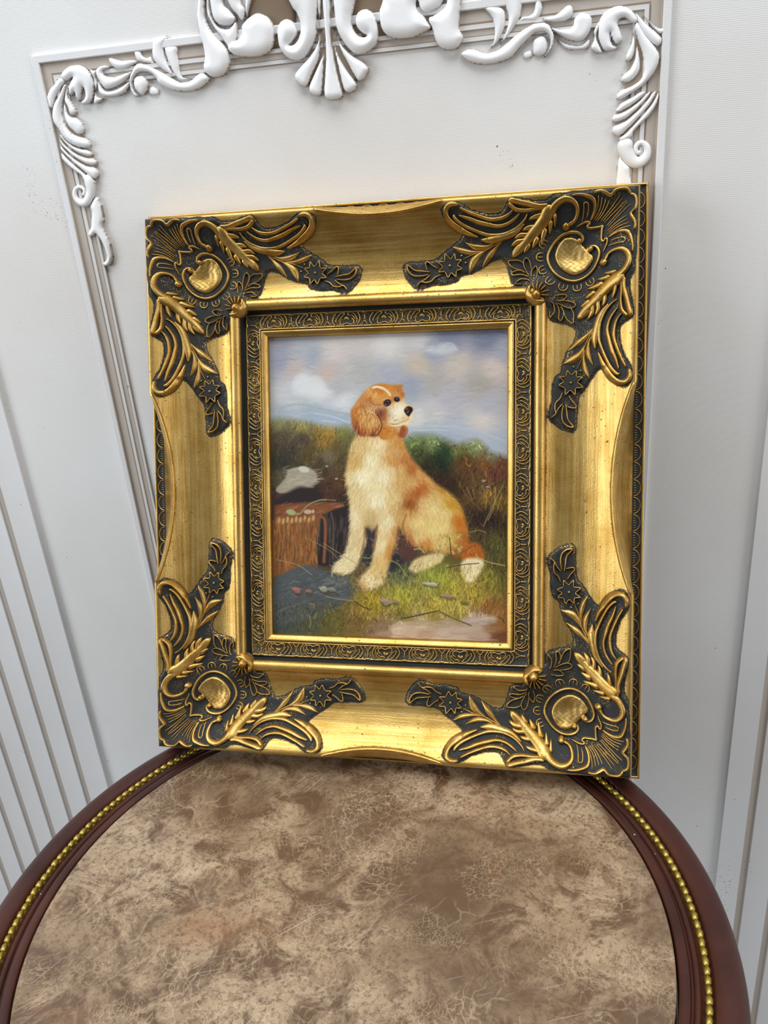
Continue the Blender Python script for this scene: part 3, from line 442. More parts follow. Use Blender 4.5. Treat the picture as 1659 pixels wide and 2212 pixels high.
('feather','p',5,[5],[(2089,5015),(2054,5003),(2020,4970),(1978,4939),(1935,4914),(1889,4894),(1859,4885),(1824,4880),(1809,4861),(1813,4837),(1836,4823),(1867,4828),(1910,4842),(1959,4876),(2014,4921),(2062,4972)]),
('feather','p',5,[6],[(2126,5011),(2091,5000),(2065,4966),(2017,4915),(1962,4869),(1913,4834),(1868,4818),(1823,4803),(1811,4777),(1822,4746),(1855,4725),(1878,4733),(1919,4764),(1980,4821),(2041,4881),(2091,4938)]),
('feather','p',5,[5],[(2142,5010),(2131,4999),(2094,4932),(2044,4874),(1983,4813),(1922,4755),(1866,4716),(1864,4700),(1904,4690),(1961,4716),(1972,4748),(1996,4776),(2042,4814),(2087,4857),(2125,4912),(2139,4955)]),
('scroll_curl','s',6,[11.0,13.1,12.3,11.2,9.9,8.9,7.8,6.5,5.7,4.4,4.0,4.4,4.6,4.2,2.5],[(1916,4722),(1914,4677),(1916,4631),(1940,4583),(1980,4543),(2025,4536),(2061,4561),(2076,4597),(2071,4637),(2045,4666),(2017,4670),(1997,4654),(1988,4625),(2007,4602),(2029,4613)]),
('drooping_leaf','p',5,[7],[(1875,4610),(1895,4574),(1929,4538),(1956,4508),(1958,4458),(1977,4384),(1975,4353),(1860,4361),(1854,4450),(1861,4543)]),
('leaf_ground','p',1,[1],[(2133,5008),(2005,5008),(1913,4967),(1870,4927),(1843,4896),(1825,4862),(1829,4826),(1831,4772),(1877,4723),(1962,4755),(2057,4830),(2116,4913),(2135,4964)]),
('leaf_ground','p',1,[1],[(-2703,5157),(-2660,5095),(-2592,5034),(-2492,4998),(-2459,4960),(-2441,4899),(-2438,4843),(-2459,4788),(-2517,4792),(-2634,4837),(-2714,4921),(-2728,4996),(-2726,5076)]),
('leaf_ground','p',1,[1],[(-2554,5494),(-2590,5417),(-2658,5336),(-2712,5277),(-2711,5194),(-2675,5120),(-2605,5056),(-2519,5023),(-2491,5072),(-2512,5113),(-2492,5194),(-2539,5255),(-2543,5300),(-2551,5389)]),
('leaf_ground','p',1,[1],[(1964,5460),(1954,5316),(1925,5230),(1896,5128),(1883,5022),(1933,5018),(2013,5071),(2090,5154),(2110,5241),(2065,5334)]),
('leaf_ground','p',1,[1],[(-346,5821),(-364,5635),(-417,5528),(-539,5414),(-574,5353),(-498,5305),(-424,5233),(-320,5188),(-207,5231),(-106,5303),(-41,5360),(-132,5448),(-216,5530),(-253,5624),(-243,5810)])]
BROWN = [[(-935,5983),(-525,5938),(-562,5646),(-679,5540),(-787,5551),(-774,5722),(-940,5776)],[(-101,5892),(252,5853),(227,5519),(74,5546),(-130,5600)]]
PAINT_H = np.array([[0.000668232872, -1.09975663e-05, -0.0128592842], [1.84791782e-05, 0.000495108844, -0.039611209], [3.83860215e-05, -1.35553664e-05, 1.0]])


# ---------------------------------------------------------------- the setting: backdrop wall, floor, mouldings, pilasters
WY = 0.158
mb = MB(); mb.box((-3.5, WY, 0), (3.5, WY+.12, 2.8)); wall = mb.build('wall_back', WALL, smooth=False); tag(wall, 'off-white canvas-textured backdrop wall behind the table and frame', kind='structure')
mb = MB(); mb.box((-3.5, -6, -.05), (3.5, WY+.12, 0)); tag(mb.build('floor', FLOORM, smooth=False), 'brown floor below the table', kind='structure')

def extrude(mb, prof, x0, z0, x1, z1, inward, m0=1, m1=1):
    """profile (offset mm, height mm, rel) swept from (x0,z0) to (x1,z1) on the wall; offsets run along 'inward'; m = mitre at each end"""
    a = np.array([x0, z0]); b = np.array([x1, z1]); d = (b-a)/np.hypot(*(b-a)); inn = np.array(inward, float)
    V = []; R = []
    for t in (0, 1):
        row = []
        for o, h, r in prof:
            p = (a if t == 0 else b)+inn*o/1e3+d*(o/1e3*(m0 if t == 0 else -m1))
            row.append((p[0], WY-h/1e3, p[1]))
        V.append(row)
    mb.grid(np.array(V), np.array([[q[2] for q in prof]]*2), flip=(d[0]*inn[1]-d[1]*inn[0]) > 0)
def steps(pr):
    out = []
    for i, q in enumerate(pr):
        out.append(q)
    return out
RAILP = [(-.3, -1, .8), (0, 3.0, 1), (.6, 3.4, 1), (5.2, 3.4, 1), (5.8, 3.0, .95), (6.2, 1.8, .12), (7.2, 1.2, .28), (13.8, 1.6, .42), (14.6, 1.2, .1), (15.2, 1.2, .05), (15.6, 2.4, .8), (18.3, 2.4, .95), (18.8, 1.5, .3), (22.6, 1.5, .42), (23.2, 1.2, .2), (23.6, 2.1, .75), (25.8, 2.1, .9), (26.3, 1.2, .25), (27, -1, .3)]
XL, XR, ZT = -.2815, .2202, TZ+.5722
frame_w = empty('printed_wall_frame', Matrix.Translation((-.03, WY, TZ+.45)))  # shallow relief standing in for ornament printed flat on the backdrop canvas
tag(frame_w, 'white printed ornamental moulding frame, in low relief, with scrolls, leaves and a fan shell on the backdrop wall', 'moulding')
W0 = Vector((-.03, WY, TZ+.45))
def wobj(mb, name, mat, smooth=True, parent=frame_w):
    me = mb.mesh(name); me.transform(Matrix.Translation(-W0)); return mb.build(name, mat, parent, smooth, me)
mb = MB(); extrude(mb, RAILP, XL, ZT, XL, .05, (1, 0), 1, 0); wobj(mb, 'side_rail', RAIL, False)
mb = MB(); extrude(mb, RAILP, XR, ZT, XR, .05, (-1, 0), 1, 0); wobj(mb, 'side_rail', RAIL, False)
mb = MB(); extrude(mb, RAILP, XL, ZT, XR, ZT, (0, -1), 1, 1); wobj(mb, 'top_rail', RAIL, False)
for poly in BROWN:
    p = np.array(poly)/1e1; mb = MB()
    relief_mesh(mb, p, 2.1, .4, lambda x, y: x*0, 3.0, 1.0, smooth=False)
    V = np.vstack(mb.v); mb.v = [np.c_[V[:, 0]/1e3, WY-V[:, 2]/1e3, V[:, 1]/1e3+TZ]]
    tag(wobj(mb, 'recess_panel', TAUPE), 'taupe recess panel behind the scrolls')
rail_top = ZT*1e3-TZ*1e3
def wsurf(x, y):
    """height of what is already on the wall under an ornament: the rails stand proud of the canvas"""
    z = np.zeros_like(x)
    po = np.array([q[0] for q in RAILP]); ph = np.array([max(q[1], 0) for q in RAILP])
    for o in (x-XL*1e3, XR*1e3-x, rail_top-y):
        ins = (o > 0) & (o < 27); z = np.where(ins & (x > XL*1e3) & (x < XR*1e3) & (y < rail_top), np.maximum(z, 1.5), z)
    return z
for name, kind, h, wd, pts in WALLP:
    p = np.array(pts)/1e1; mb = MB()
    over = wsurf(p[:, 0], p[:, 1]).max() > 0
    lift = 3.2 if name.split('_')[0] in ('cartouche', 'volute', 'shell') else (.7 if name == 'leaf_tip' else (2.0 if over else .3))
    wsf = lambda x, y: 0*x+lift
    if name == 'leaf_ground':
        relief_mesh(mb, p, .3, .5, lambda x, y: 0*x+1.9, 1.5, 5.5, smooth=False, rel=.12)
    elif kind == 'p':
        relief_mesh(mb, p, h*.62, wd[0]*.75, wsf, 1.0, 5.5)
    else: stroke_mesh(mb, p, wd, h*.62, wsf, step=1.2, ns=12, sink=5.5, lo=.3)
    V = np.vstack(mb.v); mb.v = [np.c_[V[:, 0]/1e3, WY-V[:, 2]/1e3, V[:, 1]/1e3+TZ]]
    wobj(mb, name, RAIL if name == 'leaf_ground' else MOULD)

def pilaster(name, label, xa, xb, grooves):
    """raised fluted flat band between xa and xb; each groove is a shallow channel"""
    prof = [(xa, -1, .8), (xa, 5, 1)]
    for gx in grooves:
        prof += [(gx-.0040, 5, 1), (gx-.0034, 3.4, .45), (gx+.0030, 3.0, .3), (gx+.0038, 5, .9)]
    prof += [(xb, 5, 1), (xb, -1, .8)]
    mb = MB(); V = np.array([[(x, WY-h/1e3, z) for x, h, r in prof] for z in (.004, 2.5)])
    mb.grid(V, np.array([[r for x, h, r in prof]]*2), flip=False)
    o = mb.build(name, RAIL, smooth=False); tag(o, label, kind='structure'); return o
pilaster('trim_1', 'white fluted pilaster at the left of the backdrop wall', -.640, -.3945, [-.619, -.587, -.555, -.5235, -.4915, -.459, -.4265])
pilaster('trim_2', 'white fluted pilaster at the right of the backdrop wall', .3125, .540, [.3395, .3705, .402, .434, .466, .498])

# ---------------------------------------------------------------- the round table
TC = Vector((-.0035, -.1565, TZ))
table = empty('side_table', Matrix.Translation((TC.x, TC.y, 0)))
tag(table, 'round mahogany side table with a brown marble top and a gilt beaded rim', 'table')
mb = MB(); mb.lathe([(.0001, TZ), (.2, TZ), (.2140, TZ), (.2148, TZ-.0006), (.2150, TZ-.006), (.2150, TZ-.018), (.0001, TZ-.018)], 180); tag(mb.build('marble_top', MARBLE, table), 'mottled brown marble inset')
mb = MB(); mb.lathe([(.2163, TZ-.02), (.2163, TZ-.0012), (.2168, TZ-.0004), (.2222, TZ-.0004), (.2228, TZ-.0012), (.2233, TZ-.0034), (.2245, TZ-.0038), (.2251, TZ-.0030), (.2256, TZ-.0018), (.2275, TZ-.0012), (.2284, TZ-.0018), (.2290, TZ-.0030), (.2296, TZ-.0036), (.2302, TZ-.0042), (.2362, TZ-.0042), (.2366, TZ-.0010), (.2378, TZ+.0004), (.2420, TZ+.0014), (.2470, TZ+.0012), (.2515, TZ-.0006), (.2548, TZ-.0042), (.2564, TZ-.009), (.2566, TZ-.015), (.2555, TZ-.021), (.2520, TZ-.026), (.2455, TZ-.028), (.2455, TZ-.030), (.2163, TZ-.030)], 200, closed=True)
mb.build('wooden_rim', WOOD, table)
bm_ = MB(); prof = [(0, -.0033), (.0013, -.0031), (.0019, -.0024), (.0023, -.0009), (.0023, .0009), (.0020, .0022), (.0012, .0031), (0, .0033)]
a = np.linspace(0, 2*np.pi, 10, endpoint=False)
bm_.grid(np.stack([np.stack([np.full(10, p[1]), p[0]*np.cos(a), p[0]*np.sin(a)*1.1], 1) for p in prof]), 1.0, closev=True)
bme = bm_.mesh('bead'); bme.materials.append(BRASS); bme.polygons.foreach_set('use_smooth', [True]*len(bme.polygons))
strip = MB(); strip.lathe([(.2312, TZ-.0041), (.2318, TZ-.0026), (.2332, TZ-.0020), (.2346, TZ-.0026), (.2352, TZ-.0041)], 160); trim = strip.build('bead_trim', BRASS, table); tag(trim, 'gilt rope bead trim')
NB = 222; rb = random.Random(3)
for k in range(NB):
    an = 2*math.pi*k/NB
    inst('bead', bme, trim, (.2332*math.cos(an), .2332*math.sin(an), TZ-.0019), (rb.uniform(-.4, .4), 0, an+math.pi/2+rb.uniform(-.08, .08)), (rb.uniform(.95, 1.08), rb.uniform(.9, 1.06), rb.uniform(.9, 1.1)))
mb = MB(); mb.lathe([(.215, TZ-.030), (.236, TZ-.030), (.232, TZ-.075), (.222, TZ-.078), (.215, TZ-.078)], 120, closed=True); mb.build('apron', WOOD, table)
mb = MB(); mb.lathe([(.0001, TZ-.03), (.07, TZ-.03), (.06, TZ-.08), (.03, TZ-.11), (.036, TZ-.16), (.052, TZ-.24), (.046, TZ-.34), (.028, TZ-.40), (.03, TZ-.44), (.06, TZ-.46), (.065, TZ-.50), (.04, TZ-.53), (.0001, TZ-.53)], 48); mb.build('pedestal', WOOD, table)
for k in range(3):
    an = 2*math.pi*k/3+math.pi/6; mb = MB()
    path = np.array([(.03, TZ-.46, .028), (.10, TZ-.46, .026), (.17, TZ-.53, .021), (.22, TZ-.595, .018), (.255, TZ-.604, .016)])
    pr = crom(path, 6); V = []
    for i, (r_, z_, w_) in enumerate(pr):
        t2 = np.linspace(0, 2*np.pi, 12, endpoint=False); V.append(np.stack([r_+0*t2, w_*np.cos(t2), z_+w_*np.sin(t2)*.95], 1))
    mb.grid(np.array(V), 1.0, closev=True); n0 = len(pr)*12
    mb.add(V[-1], [tuple(range(12))]); mb.add(V[0], [tuple(range(12))[::-1]])
    o = mb.build('leg', WOOD, table); o.rotation_euler = (0, 0, an)

# ---------------------------------------------------------------- the gilt frame and its painting
FM = Matrix([[0.9999654, 0.007824, 0.0028115], [-0.0, 0.3381739, -0.9410836], [-0.0083138, 0.9410511, 0.3381622]])
frame = empty('framed_painting', Matrix.Translation((0, 0, TZ+.0016)) @ FM.to_4x4())
tag(frame, 'ornate gilt frame with a painting of a sitting spaniel, leaning against the wall', 'painting')
L, H = 196.3, 222.95                                    # half size of the front rim, mm
PE = np.array([(-1,25.5),(0,26.8),(1.5,27.6),(4,27.2),(8,24.6),(16,19),(26,13.2),(36,9.2),(46,7.2),(54,6.8),(60,7.6),(64,9),(67,10),(75,10),(80,4)])
EE = np.linspace(-1, 80, 163); PP = np.interp(EE, PE[:, 0], PE[:, 1])
for _ in range(6): PP[1:-1] = .25*PP[:-2]+.5*PP[1:-1]+.25*PP[2:]
def P(e): return np.interp(e, EE, PP)
half = np.array(PADP, float); half = crom(half[half[:, 0] >= half[:, 1]-4], 4)
tn_ = np.gradient(half, axis=0); tn_ /= np.hypot(tn_[:, 0], tn_[:, 1])[:, None]+1e-9
half = half+np.c_[-tn_[:, 1], tn_[:, 0]]*1.2*sstep(half[:, 0], 62, 80)[:, None]*sstep(half[:, 1], 7, 14)[:, None]
half[1:-1] += np.random.default_rng(5).normal(0, .25, (len(half)-2, 2))
PADF = np.vstack([[(.6, .6)], half, half[::-1, ::-1]])
def pad_sd(u, v): return poly_sd(np.c_[np.ravel(u), np.ravel(v)], PADF)
def SU(u, v):
    u = np.asarray(u, float); v = np.asarray(v, float)
    e = np.minimum(u, v)-np.maximum(8-np.abs(u-v), 0)**2/32
    return P(np.maximum(e, -1))+1.5*sstep(pad_sd(u, v), -.2, 2.6)+3.2*np.exp(-((u-70.5)**2+(v-70.5)**2)/70)
OFF = np.array([0, 231.95, 6.0])
def fobj(mb, name, mat, parent=frame, smooth=True):
    V = (np.vstack(mb.v)+OFF)/1e3; mb.v = [V]; return mb.build(name, mat, parent, smooth)
def to_side(side, s, e, z):
    """(along, distance in from the front rim, height) of one side to frame millimetres"""
    if side == 0: return np.dstack([s, H-e, z])
    if side == 1: return np.dstack([-s, -(H-e), z])
    if side == 2: return np.dstack([-(L-e), s, z])
    return np.dstack([L-e, -s, z])
SIDES = [(0, L, 52, 6.8), (1, L, 52, 8.2), (2, H, 81, 15.0), (3, H, 81, 15.0)]
def dip(s, reach, depth):
    t = np.clip(1-np.abs(s)/reach, 0, 1); return 1.0+depth*(1-(1-t)**2)**.9*(np.abs(s) < reach)
for side, LL, reach, depth in SIDES:
    gm = GOLD_H if side < 2 else GOLD_V
    n = 220; t = np.linspace(-1, 1, n+1)
    s0 = t*LL; e0 = dip(s0, reach, depth)
    k = np.r_[np.linspace(0, 1, 46)**1.15]
    e = e0[:, None]+(66.2-e0[:, None])*k[None]
    s = s0[:, None]*(LL-e)/LL
    z = P(e)
    # how near the carved corners lie: dark wash gathers there
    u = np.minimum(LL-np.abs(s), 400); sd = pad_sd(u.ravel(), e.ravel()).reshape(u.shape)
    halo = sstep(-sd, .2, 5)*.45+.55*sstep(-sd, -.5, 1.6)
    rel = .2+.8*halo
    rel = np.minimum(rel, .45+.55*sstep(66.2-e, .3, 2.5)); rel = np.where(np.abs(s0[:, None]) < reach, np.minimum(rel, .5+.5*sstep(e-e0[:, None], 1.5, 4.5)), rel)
    mb = MB()
    se, ze = [], []
    cut = .5 if side > 1 else 0.0
    rows_e = [np.full(n+1, -.6), cut*(e0-1)-.5, cut*(e0-1)-.1, (.5+.5*cut)*(e0-1)+.2, e0-.4]
    zb = np.where(np.abs(s0) < reach, P(e0)-1.6-(9 if side > 1 else 4.5)*(e0-1)/depth, P(e0)-1.6)
    rows_z = [np.full(n+1, 1.0), zb-.8, zb, .5*zb+.5*(P(e0)-.6)+.4, P(e0)-.3]
    E_ = np.concatenate([np.stack(rows_e, 1), e], 1); Z_ = np.concatenate([np.stack(rows_z, 1), z], 1)
    S_ = np.concatenate([np.stack([s0*(LL-r)/LL for r in rows_e], 1), s], 1)
    R_ = np.concatenate([np.full((n+1, 5), .95), rel], 1)
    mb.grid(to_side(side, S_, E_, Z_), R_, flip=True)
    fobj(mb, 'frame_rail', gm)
    # raised bead along the swept edge
    sc = np.linspace(-reach+1, reach-1, 60); pts = np.c_[sc, dip(sc, reach, depth)+.5]
    mb2 = MB(); stroke_mesh(mb2, pts, [2.6], 1.7, lambda x, y: P(y), step=1.6, ns=8, lo=.5)
    V = np.vstack(mb2.v); mb2.v = [to_side(side, V[None, :, 0], V[None, :, 1], V[None, :, 2])[0]]; fobj(mb2, 'edge_bead', gm)
    # inner half-round, ornamented strip, sight lip
    def moulding(name, prof, mat, cnt=40):
        pe = np.array(prof); t = np.linspace(-1, 1, cnt+1)
        E2 = np.repeat(pe[None, :, 0], cnt+1, 0); mbx = MB()
        mbx.grid(to_side(side, t[:, None]*(LL-E2), E2, np.repeat(pe[None, :, 1], cnt+1, 0)), pe[None, :, 2]*np.ones((cnt+1, 1)), flip=True)
        return fobj(mbx, name, mat)
    ang = np.linspace(0, math.pi, 13)
    moulding('half_round', [(65.6, 8.6, .3)]+[(70.8-4.6*math.cos(x), 9.2+4.6*math.sin(x), min(1, .35+1.1*math.sin(x))) for x in ang]+[(75.6, 3.0, .1)], gm)
    st = moulding('liner_strip', [(75.4, 3.2, .1), (76.2, 1.8, .05), (77.2, 1.8, .08), (77.6, 3.5, .75), (78.5, 3.6, .8), (78.9, 3.0, .36), (89.3, 3.0, .36), (89.7, 3.5, .75), (90.3, 3.5, .7), (90.6, 1.4, .05), (91.4, 1.4, .05)], GOLD_L)
    tag(st, 'liner strip carved with palmettes')
    moulding('sight_lip', [(91.2, 1.2, .15), (91.4, 3.9, .9), (92.0, 4.4, 1), (92.8, 4.2, 1), (95.3, 2.6, 1), (96.2, 1.9, .95), (96.4, 1.0, .8), (96.6, -2.6, .6)], gm)
    # palmettes along the strip
    cnt = 7 if side < 2 else 9
    span = 2*(LL-83.6); pitch = (span-6)/cnt
    if side in (0, 2):
        pm = MB()
        for pts, w_ in PALM:
            q = np.array(pts); q = np.c_[(q[:, 0]-.5)*pitch, q[:, 1]*11.4-5.7]
            stroke_mesh(pm, q, [w_*1.3], 1.0, lambda x, y: x*0, step=.55, ns=4, lo=.25, sink=.2)
        pm.v = [np.vstack(pm.v)/1e3]; PME = pm.mesh('palmette'); PME.materials.append(GOLD_L); PME.polygons.foreach_set('use_smooth', [True]*len(PME.polygons))
    for i in range(cnt):
        c = (i-(cnt-1)/2)*pitch; loc = to_side(side, np.array([[c]]), np.array([[84.0]]), np.array([[3.1]]))[0, 0]
        # in the palmette, +y is outward on the strip; on every side it has to face away from the picture
        rz = {0: math.pi, 1: 0.0, 2: -math.pi/2, 3: math.pi/2}[side]
        inst('palmette', PME, st, tuple((loc+OFF)/1e3), (0, 0, rz))
    # back flange with scallops
    fl = moulding('back_flange', [(-.4, 1.4, .05), (-7.0, 1.2, .05), (-7.3, 1.5, .2), (-7.5, 2.7, .9), (-8.8, 2.7, 1), (-9, 2.2, 1), (-9, -6, .8), (2, -6, .3)], gm)
    tag(fl, 'flat back flange with a carved scallop edge')
    if side == 0:
        sm = MB(); aa = np.linspace(math.pi, 0, 9)
        stroke_mesh(sm, np.c_[6.4*np.cos(aa), 5.4*np.sin(aa)+.2], [.9], .8, lambda x, y: x*0, step=.8, ns=4, lo=.6, sink=.1)
        for j in range(-2, 3): stroke_mesh(sm, np.array([(j*1.9, .3), (j*1.9, 1.5), (j*1.9, 2.9-.35*abs(j))]), [.55], .55, lambda x, y: x*0, step=.6, ns=4, lo=.6, sink=.1)
        sm.v = [np.vstack(sm.v)/1e3]; SME = sm.mesh('scallop'); SME.materials.append(GOLD_L); SME.polygons.foreach_set('use_smooth', [True]*len(SME.polygons))
    cs = int(2*LL/13.4); ps = 2*(LL+3)/cs
    for i in range(cs):
        c = (i-(cs-1)/2)*ps; loc = to_side(side, np.array([[c]]), np.array([[-.9]]), np.array([[1.25]]))[0, 0]
        inst('scallop', SME, fl, tuple((loc+OFF)/1e3), (0, 0, {0: 0.0, 1: math.pi, 2: math.pi/2, 3: -math.pi/2}[side]))

# carved corners: traced once, turned into all four
for ci, (sx, sy) in enumerate(((-1, 1), (1, 1), (-1, -1), (1, -1))):
    def place(mb):
        V = np.vstack(mb.v); mb.v = [np.c_[sx*(L-V[:, 0]), sy*(H-V[:, 1]), V[:, 2]]]
        if sx*sy > 0: mb.f = [q[::-1] for q in mb.f]
        return mb
    mb = MB(); relief_mesh(mb, PADF, 0, 1, SU, 1.3, .9, smooth=False, rel=lambda sd: .215+.2*(1-sstep(sd, .3, 3.0))); pad = fobj(place(mb), 'corner_ornament', GOLD_P)
    tag(pad, 'dark patinated corner ornament with rocaille relief')
    for name, sec, h, mir, wd, pts in GOLDP:
        for m in range(2 if mir else 1):
            q = np.array(pts, float); q = q[:, ::-1] if m else q
            mb = MB()
            if sec == 's':
                relief_mesh(mb, q, 2.0, .5, SU, .7, .8, smooth=False, rel=.22)
                base = lambda x, y: SU(x, y)+1.7
                qq = np.vstack([q, q[:1]])
                for i in range(len(q)): stroke_mesh(mb, qq[i:i+2], [.95], 1.1, base, step=.5, ns=4, lo=.45, sink=.1)
            elif sec == 'd':
                c = q.mean(0); ta = np.linspace(0, 2*np.pi, 21)[:-1]; rr_ = wd[0]/2
                relief_mesh(mb, np.c_[c[0]+rr_*np.cos(ta), c[1]+rr_*np.sin(ta)], h, rr_, SU, max(rr_/5, .35), 1.2, smooth=False)
            elif sec == 'f':
                bumpy = lambda p, sd, hh: np.minimum(hh, 2.2)-1.3*sstep(sd, 1, 13)+.22*np.sin(p[:, 0]*1.3+np.sin(p[:, 1]*.9)*2)*np.sin(p[:, 1]*1.1)
                relief_mesh(mb, q, 2.2, 1.6, SU, .9, .5, fn=bumpy, rel=.78)
            else:
                W_ = np.max(wd)
                stroke_mesh(mb, q, wd, h, SU, sec, step=.7 if W_ < 2 else 1.0, ns=6 if W_ < 1.4 else (8 if W_ < 3 else 12))
            if m: mb.f = [f_[::-1] for f_ in mb.f]
            fobj(place(mb), name, GOLD_O, pad)

# the picture itself and the board behind it
# ------------------------------------------------------------------ the oil painting, painted stroke by stroke
PW, PH = 480, 606
def paint_picture():
    rng = np.random.default_rng(7)
    C = np.zeros((PH, PW, 3))
    def to_c(pts, crop='P'):
        p = np.asarray(pts, float)
        if crop == 'H':
            p = np.c_[(p[:, 0]/9.7588+740-570)*3.0164, (p[:, 1]/9.7588+820-700)*3.0164]
        q = np.c_[p, np.ones(len(p))] @ PAINT_H.T
        q = q[:, :2]/q[:, 2:]
        return q*np.array([PW-1, PH-1])
    def anchors(spec, crop='P', off=None):
        a = np.array([(x, y, r, g, b) for (x, y), (r, g, b) in spec], float)
        xy = to_c(a[:, :2], crop); col = a[:, 2:]
        s = 3
        yy, xx = np.mgrid[0:PH:s, 0:PW:s]
        w = 1/((((xx[..., None]-xy[:, 0])**2+(yy[..., None]-xy[:, 1])**2)+18)**1.7)
        img = (w@col)/w.sum(-1, keepdims=True)
        ys = np.clip(np.arange(PH)/s, 0, img.shape[0]-1.001); xs = np.clip(np.arange(PW)/s, 0, img.shape[1]-1.001)
        y0 = ys.astype(int); x0 = xs.astype(int); fy = (ys-y0)[:, None, None]; fx = (xs-x0)[None, :, None]
        return (img[y0][:, x0]*(1-fy)*(1-fx)+img[y0+1][:, x0]*fy*(1-fx)+img[y0][:, x0+1]*(1-fy)*fx+img[y0+1][:, x0+1]*fy*fx)
    def polymask(pts, crop='P', soft=1.5, smooth=True):
        p = to_c(pts, crop)
        if smooth: p = crom(p, 6, True)
        lo = np.floor(p.min(0)-6).astype(int); hi = np.ceil(p.max(0)+7).astype(int)
        lo = np.maximum(lo, 0); hi = np.minimum(hi, [PW, PH])
        m = np.zeros((PH, PW))
        if (hi <= lo).any(): return m
        yy, xx = np.mgrid[lo[1]:hi[1], lo[0]:hi[0]]
        sd = poly_sd(np.c_[xx.ravel(), yy.ravel()], p).reshape(xx.shape)
        m[lo[1]:hi[1], lo[0]:hi[0]] = np.clip(sd/soft*.5+.5, 0, 1)
        return m
    def blend(m, col):
        C[:] = C*(1-m[..., None])+np.asarray(col)*m[..., None]
    def stroke(p, w, col, a=1., taper=True):
        p = np.asarray(p, float)
        pad = w+2
        lo = np.maximum(np.floor(p.min(0)-pad).astype(int), 0); hi = np.minimum(np.ceil(p.max(0)+pad).astype(int)+1, [PW, PH])
        if (hi <= lo).any(): return
        yy, xx = np.mgrid[lo[1]:hi[1], lo[0]:hi[0]]
        best = np.full(xx.shape, 1e9)
        n = len(p)-1
        for i in range(n):
            d = p[i+1]-p[i]; L = d@d+1e-9
            t = np.clip(((xx-p[i, 0])*d[0]+(yy-p[i, 1])*d[1])/L, 0, 1)
            dd = np.hypot(xx-p[i, 0]-t*d[0], yy-p[i, 1]-t*d[1])
            if taper: dd = dd+w*.42*((i+t)/n)**1.5
            best = np.minimum(best, dd)
        m = np.clip(w/2-best+.5, 0, 1)*a
        s = C[lo[1]:hi[1], lo[0]:hi[0]]
        s += (np.asarray(col, float)-s)*m[..., None]
    def line(pts, w, col, a=1., crop='P', taper=False):
        stroke(crom(to_c(pts, crop), 5, False), w, col, a, taper)
    def blob(cx, cy, rx, ry, col, crop='P', soft=1.2, rot=0, a=1):
        t = np.linspace(0, 2*np.pi, 18)[:-1]; c, s = math.cos(rot), math.sin(rot)
        blend(polymask(np.c_[cx+rx*np.cos(t)*c-ry*np.sin(t)*s, cy+rx*np.cos(t)*s+ry*np.sin(t)*c], crop, soft)*a, col)
    # --- sky
    sky = anchors([((100,120),(150,150,160)),((100,250),(152,157,172)),((250,200),(168,172,180)),((600,120),(195,186,182)),((450,200),(200,190,186)),((800,150),(206,202,198)),((1000,120),(192,188,190)),((1200,100),(132,137,158)),((1450,100),(118,123,145)),((1550,200),(162,163,174)),((1100,180),(152,156,172)),((200,300),(188,173,168)),((400,320),(192,174,166)),((300,232),(160,166,178)),((620,320),(176,173,172)),((800,350),(166,169,180)),((1000,270),(192,176,160)),((1250,280),(192,180,168)),((1500,300),(196,181,172)),((1100,380),(172,166,160)),((1400,420),(165,158,150)),((950,420),(155,160,175)),((250,400),(205,206,210)),((350,450),(206,208,210)),((480,430),(176,176,178)),((150,480),(190,190,195)),((500,520),(205,205,208)),((1200,500),(176,172,180)),((1450,520),(171,170,178)),((1100,580),(190,186,186)),((1400,650),(201,192,186)),((1000,640),(205,200,195)),((200,560),(180,185,188)),((300,600),(158,171,186)),((450,620),(168,180,194)),((540,660),(163,177,193)),((1050,700),(165,178,190)),((1250,690),(175,180,190)),((1500,780),(168,177,188)),((1400,740),(186,180,185)),((1200,760),(160,165,178)),((100,600),(165,172,178))])
    C[:] = sky
    for _ in range(2600):
        x, y = rng.uniform(0, PW), rng.uniform(0, PH*.47)
        L = rng.uniform(8, 30); a = rng.normal(0, .22)
        col = C[int(min(y, PH-1)), int(min(x, PW-1))]+rng.normal(0, 5)+rng.normal(0, 2, 3)
        stroke([(x, y), (x+L*.5*math.cos(a), y+L*.5*math.sin(a)+rng.normal(0, 1)), (x+L*math.cos(a), y+L*math.sin(a))], rng.uniform(1.5, 5), col, .45)
    for pts in ([(190,400),(215,350),(260,338),(300,362),(330,352),(375,372),(405,420),(450,470),(330,480),(200,460)], [(1060,190),(1090,158),(1120,160),(1150,145),(1200,138),(1240,150),(1258,180),(1200,205),(1120,210)]):
        m = polymask(pts, 'P', 5); blend(m*.55, (212, 214, 214))
    for p in ([(305,365),(335,352),(372,370),(400,412)],[(1165,150),(1205,137),(1240,150),(1255,178)],[(205,360),(240,338),(285,350)]): line(p, 3, (210,211,211), .28)
    for p, w, c in (([(180,640),(230,605),(330,590),(450,612),(560,660)],3,(186,196,204)),([(110,560),(200,535),(300,545),(420,575),(560,600)],5,(165,172,172)),([(960,690),(1080,680),(1250,685),(1400,715),(1560,770)],5,(180,190,200)),([(960,720),(1100,735),(1250,745),(1400,770)],6,(158,166,182)),([(980,680),(1050,672),(1150,676)],2,(205,190,160))): line(p, w, c, .7)
    m = polymask([(40,640),(100,598),(230,562),(310,552),(430,585),(600,650),(600,760),(40,760)], 'P', 5)*.55; blend(m, (160,174,188))
    m = polymask([(900,700),(1000,690),(1150,682),(1280,690),(1420,722),(1600,790),(1600,920),(900,920)], 'P', 5)*.5; blend(m, (164,174,188))
    for p in ([(330,595),(450,615),(560,655)],[(380,640),(470,650)],[(1000,705),(1120,700),(1200,708)]): line(p, 2, (196,204,210), .6)
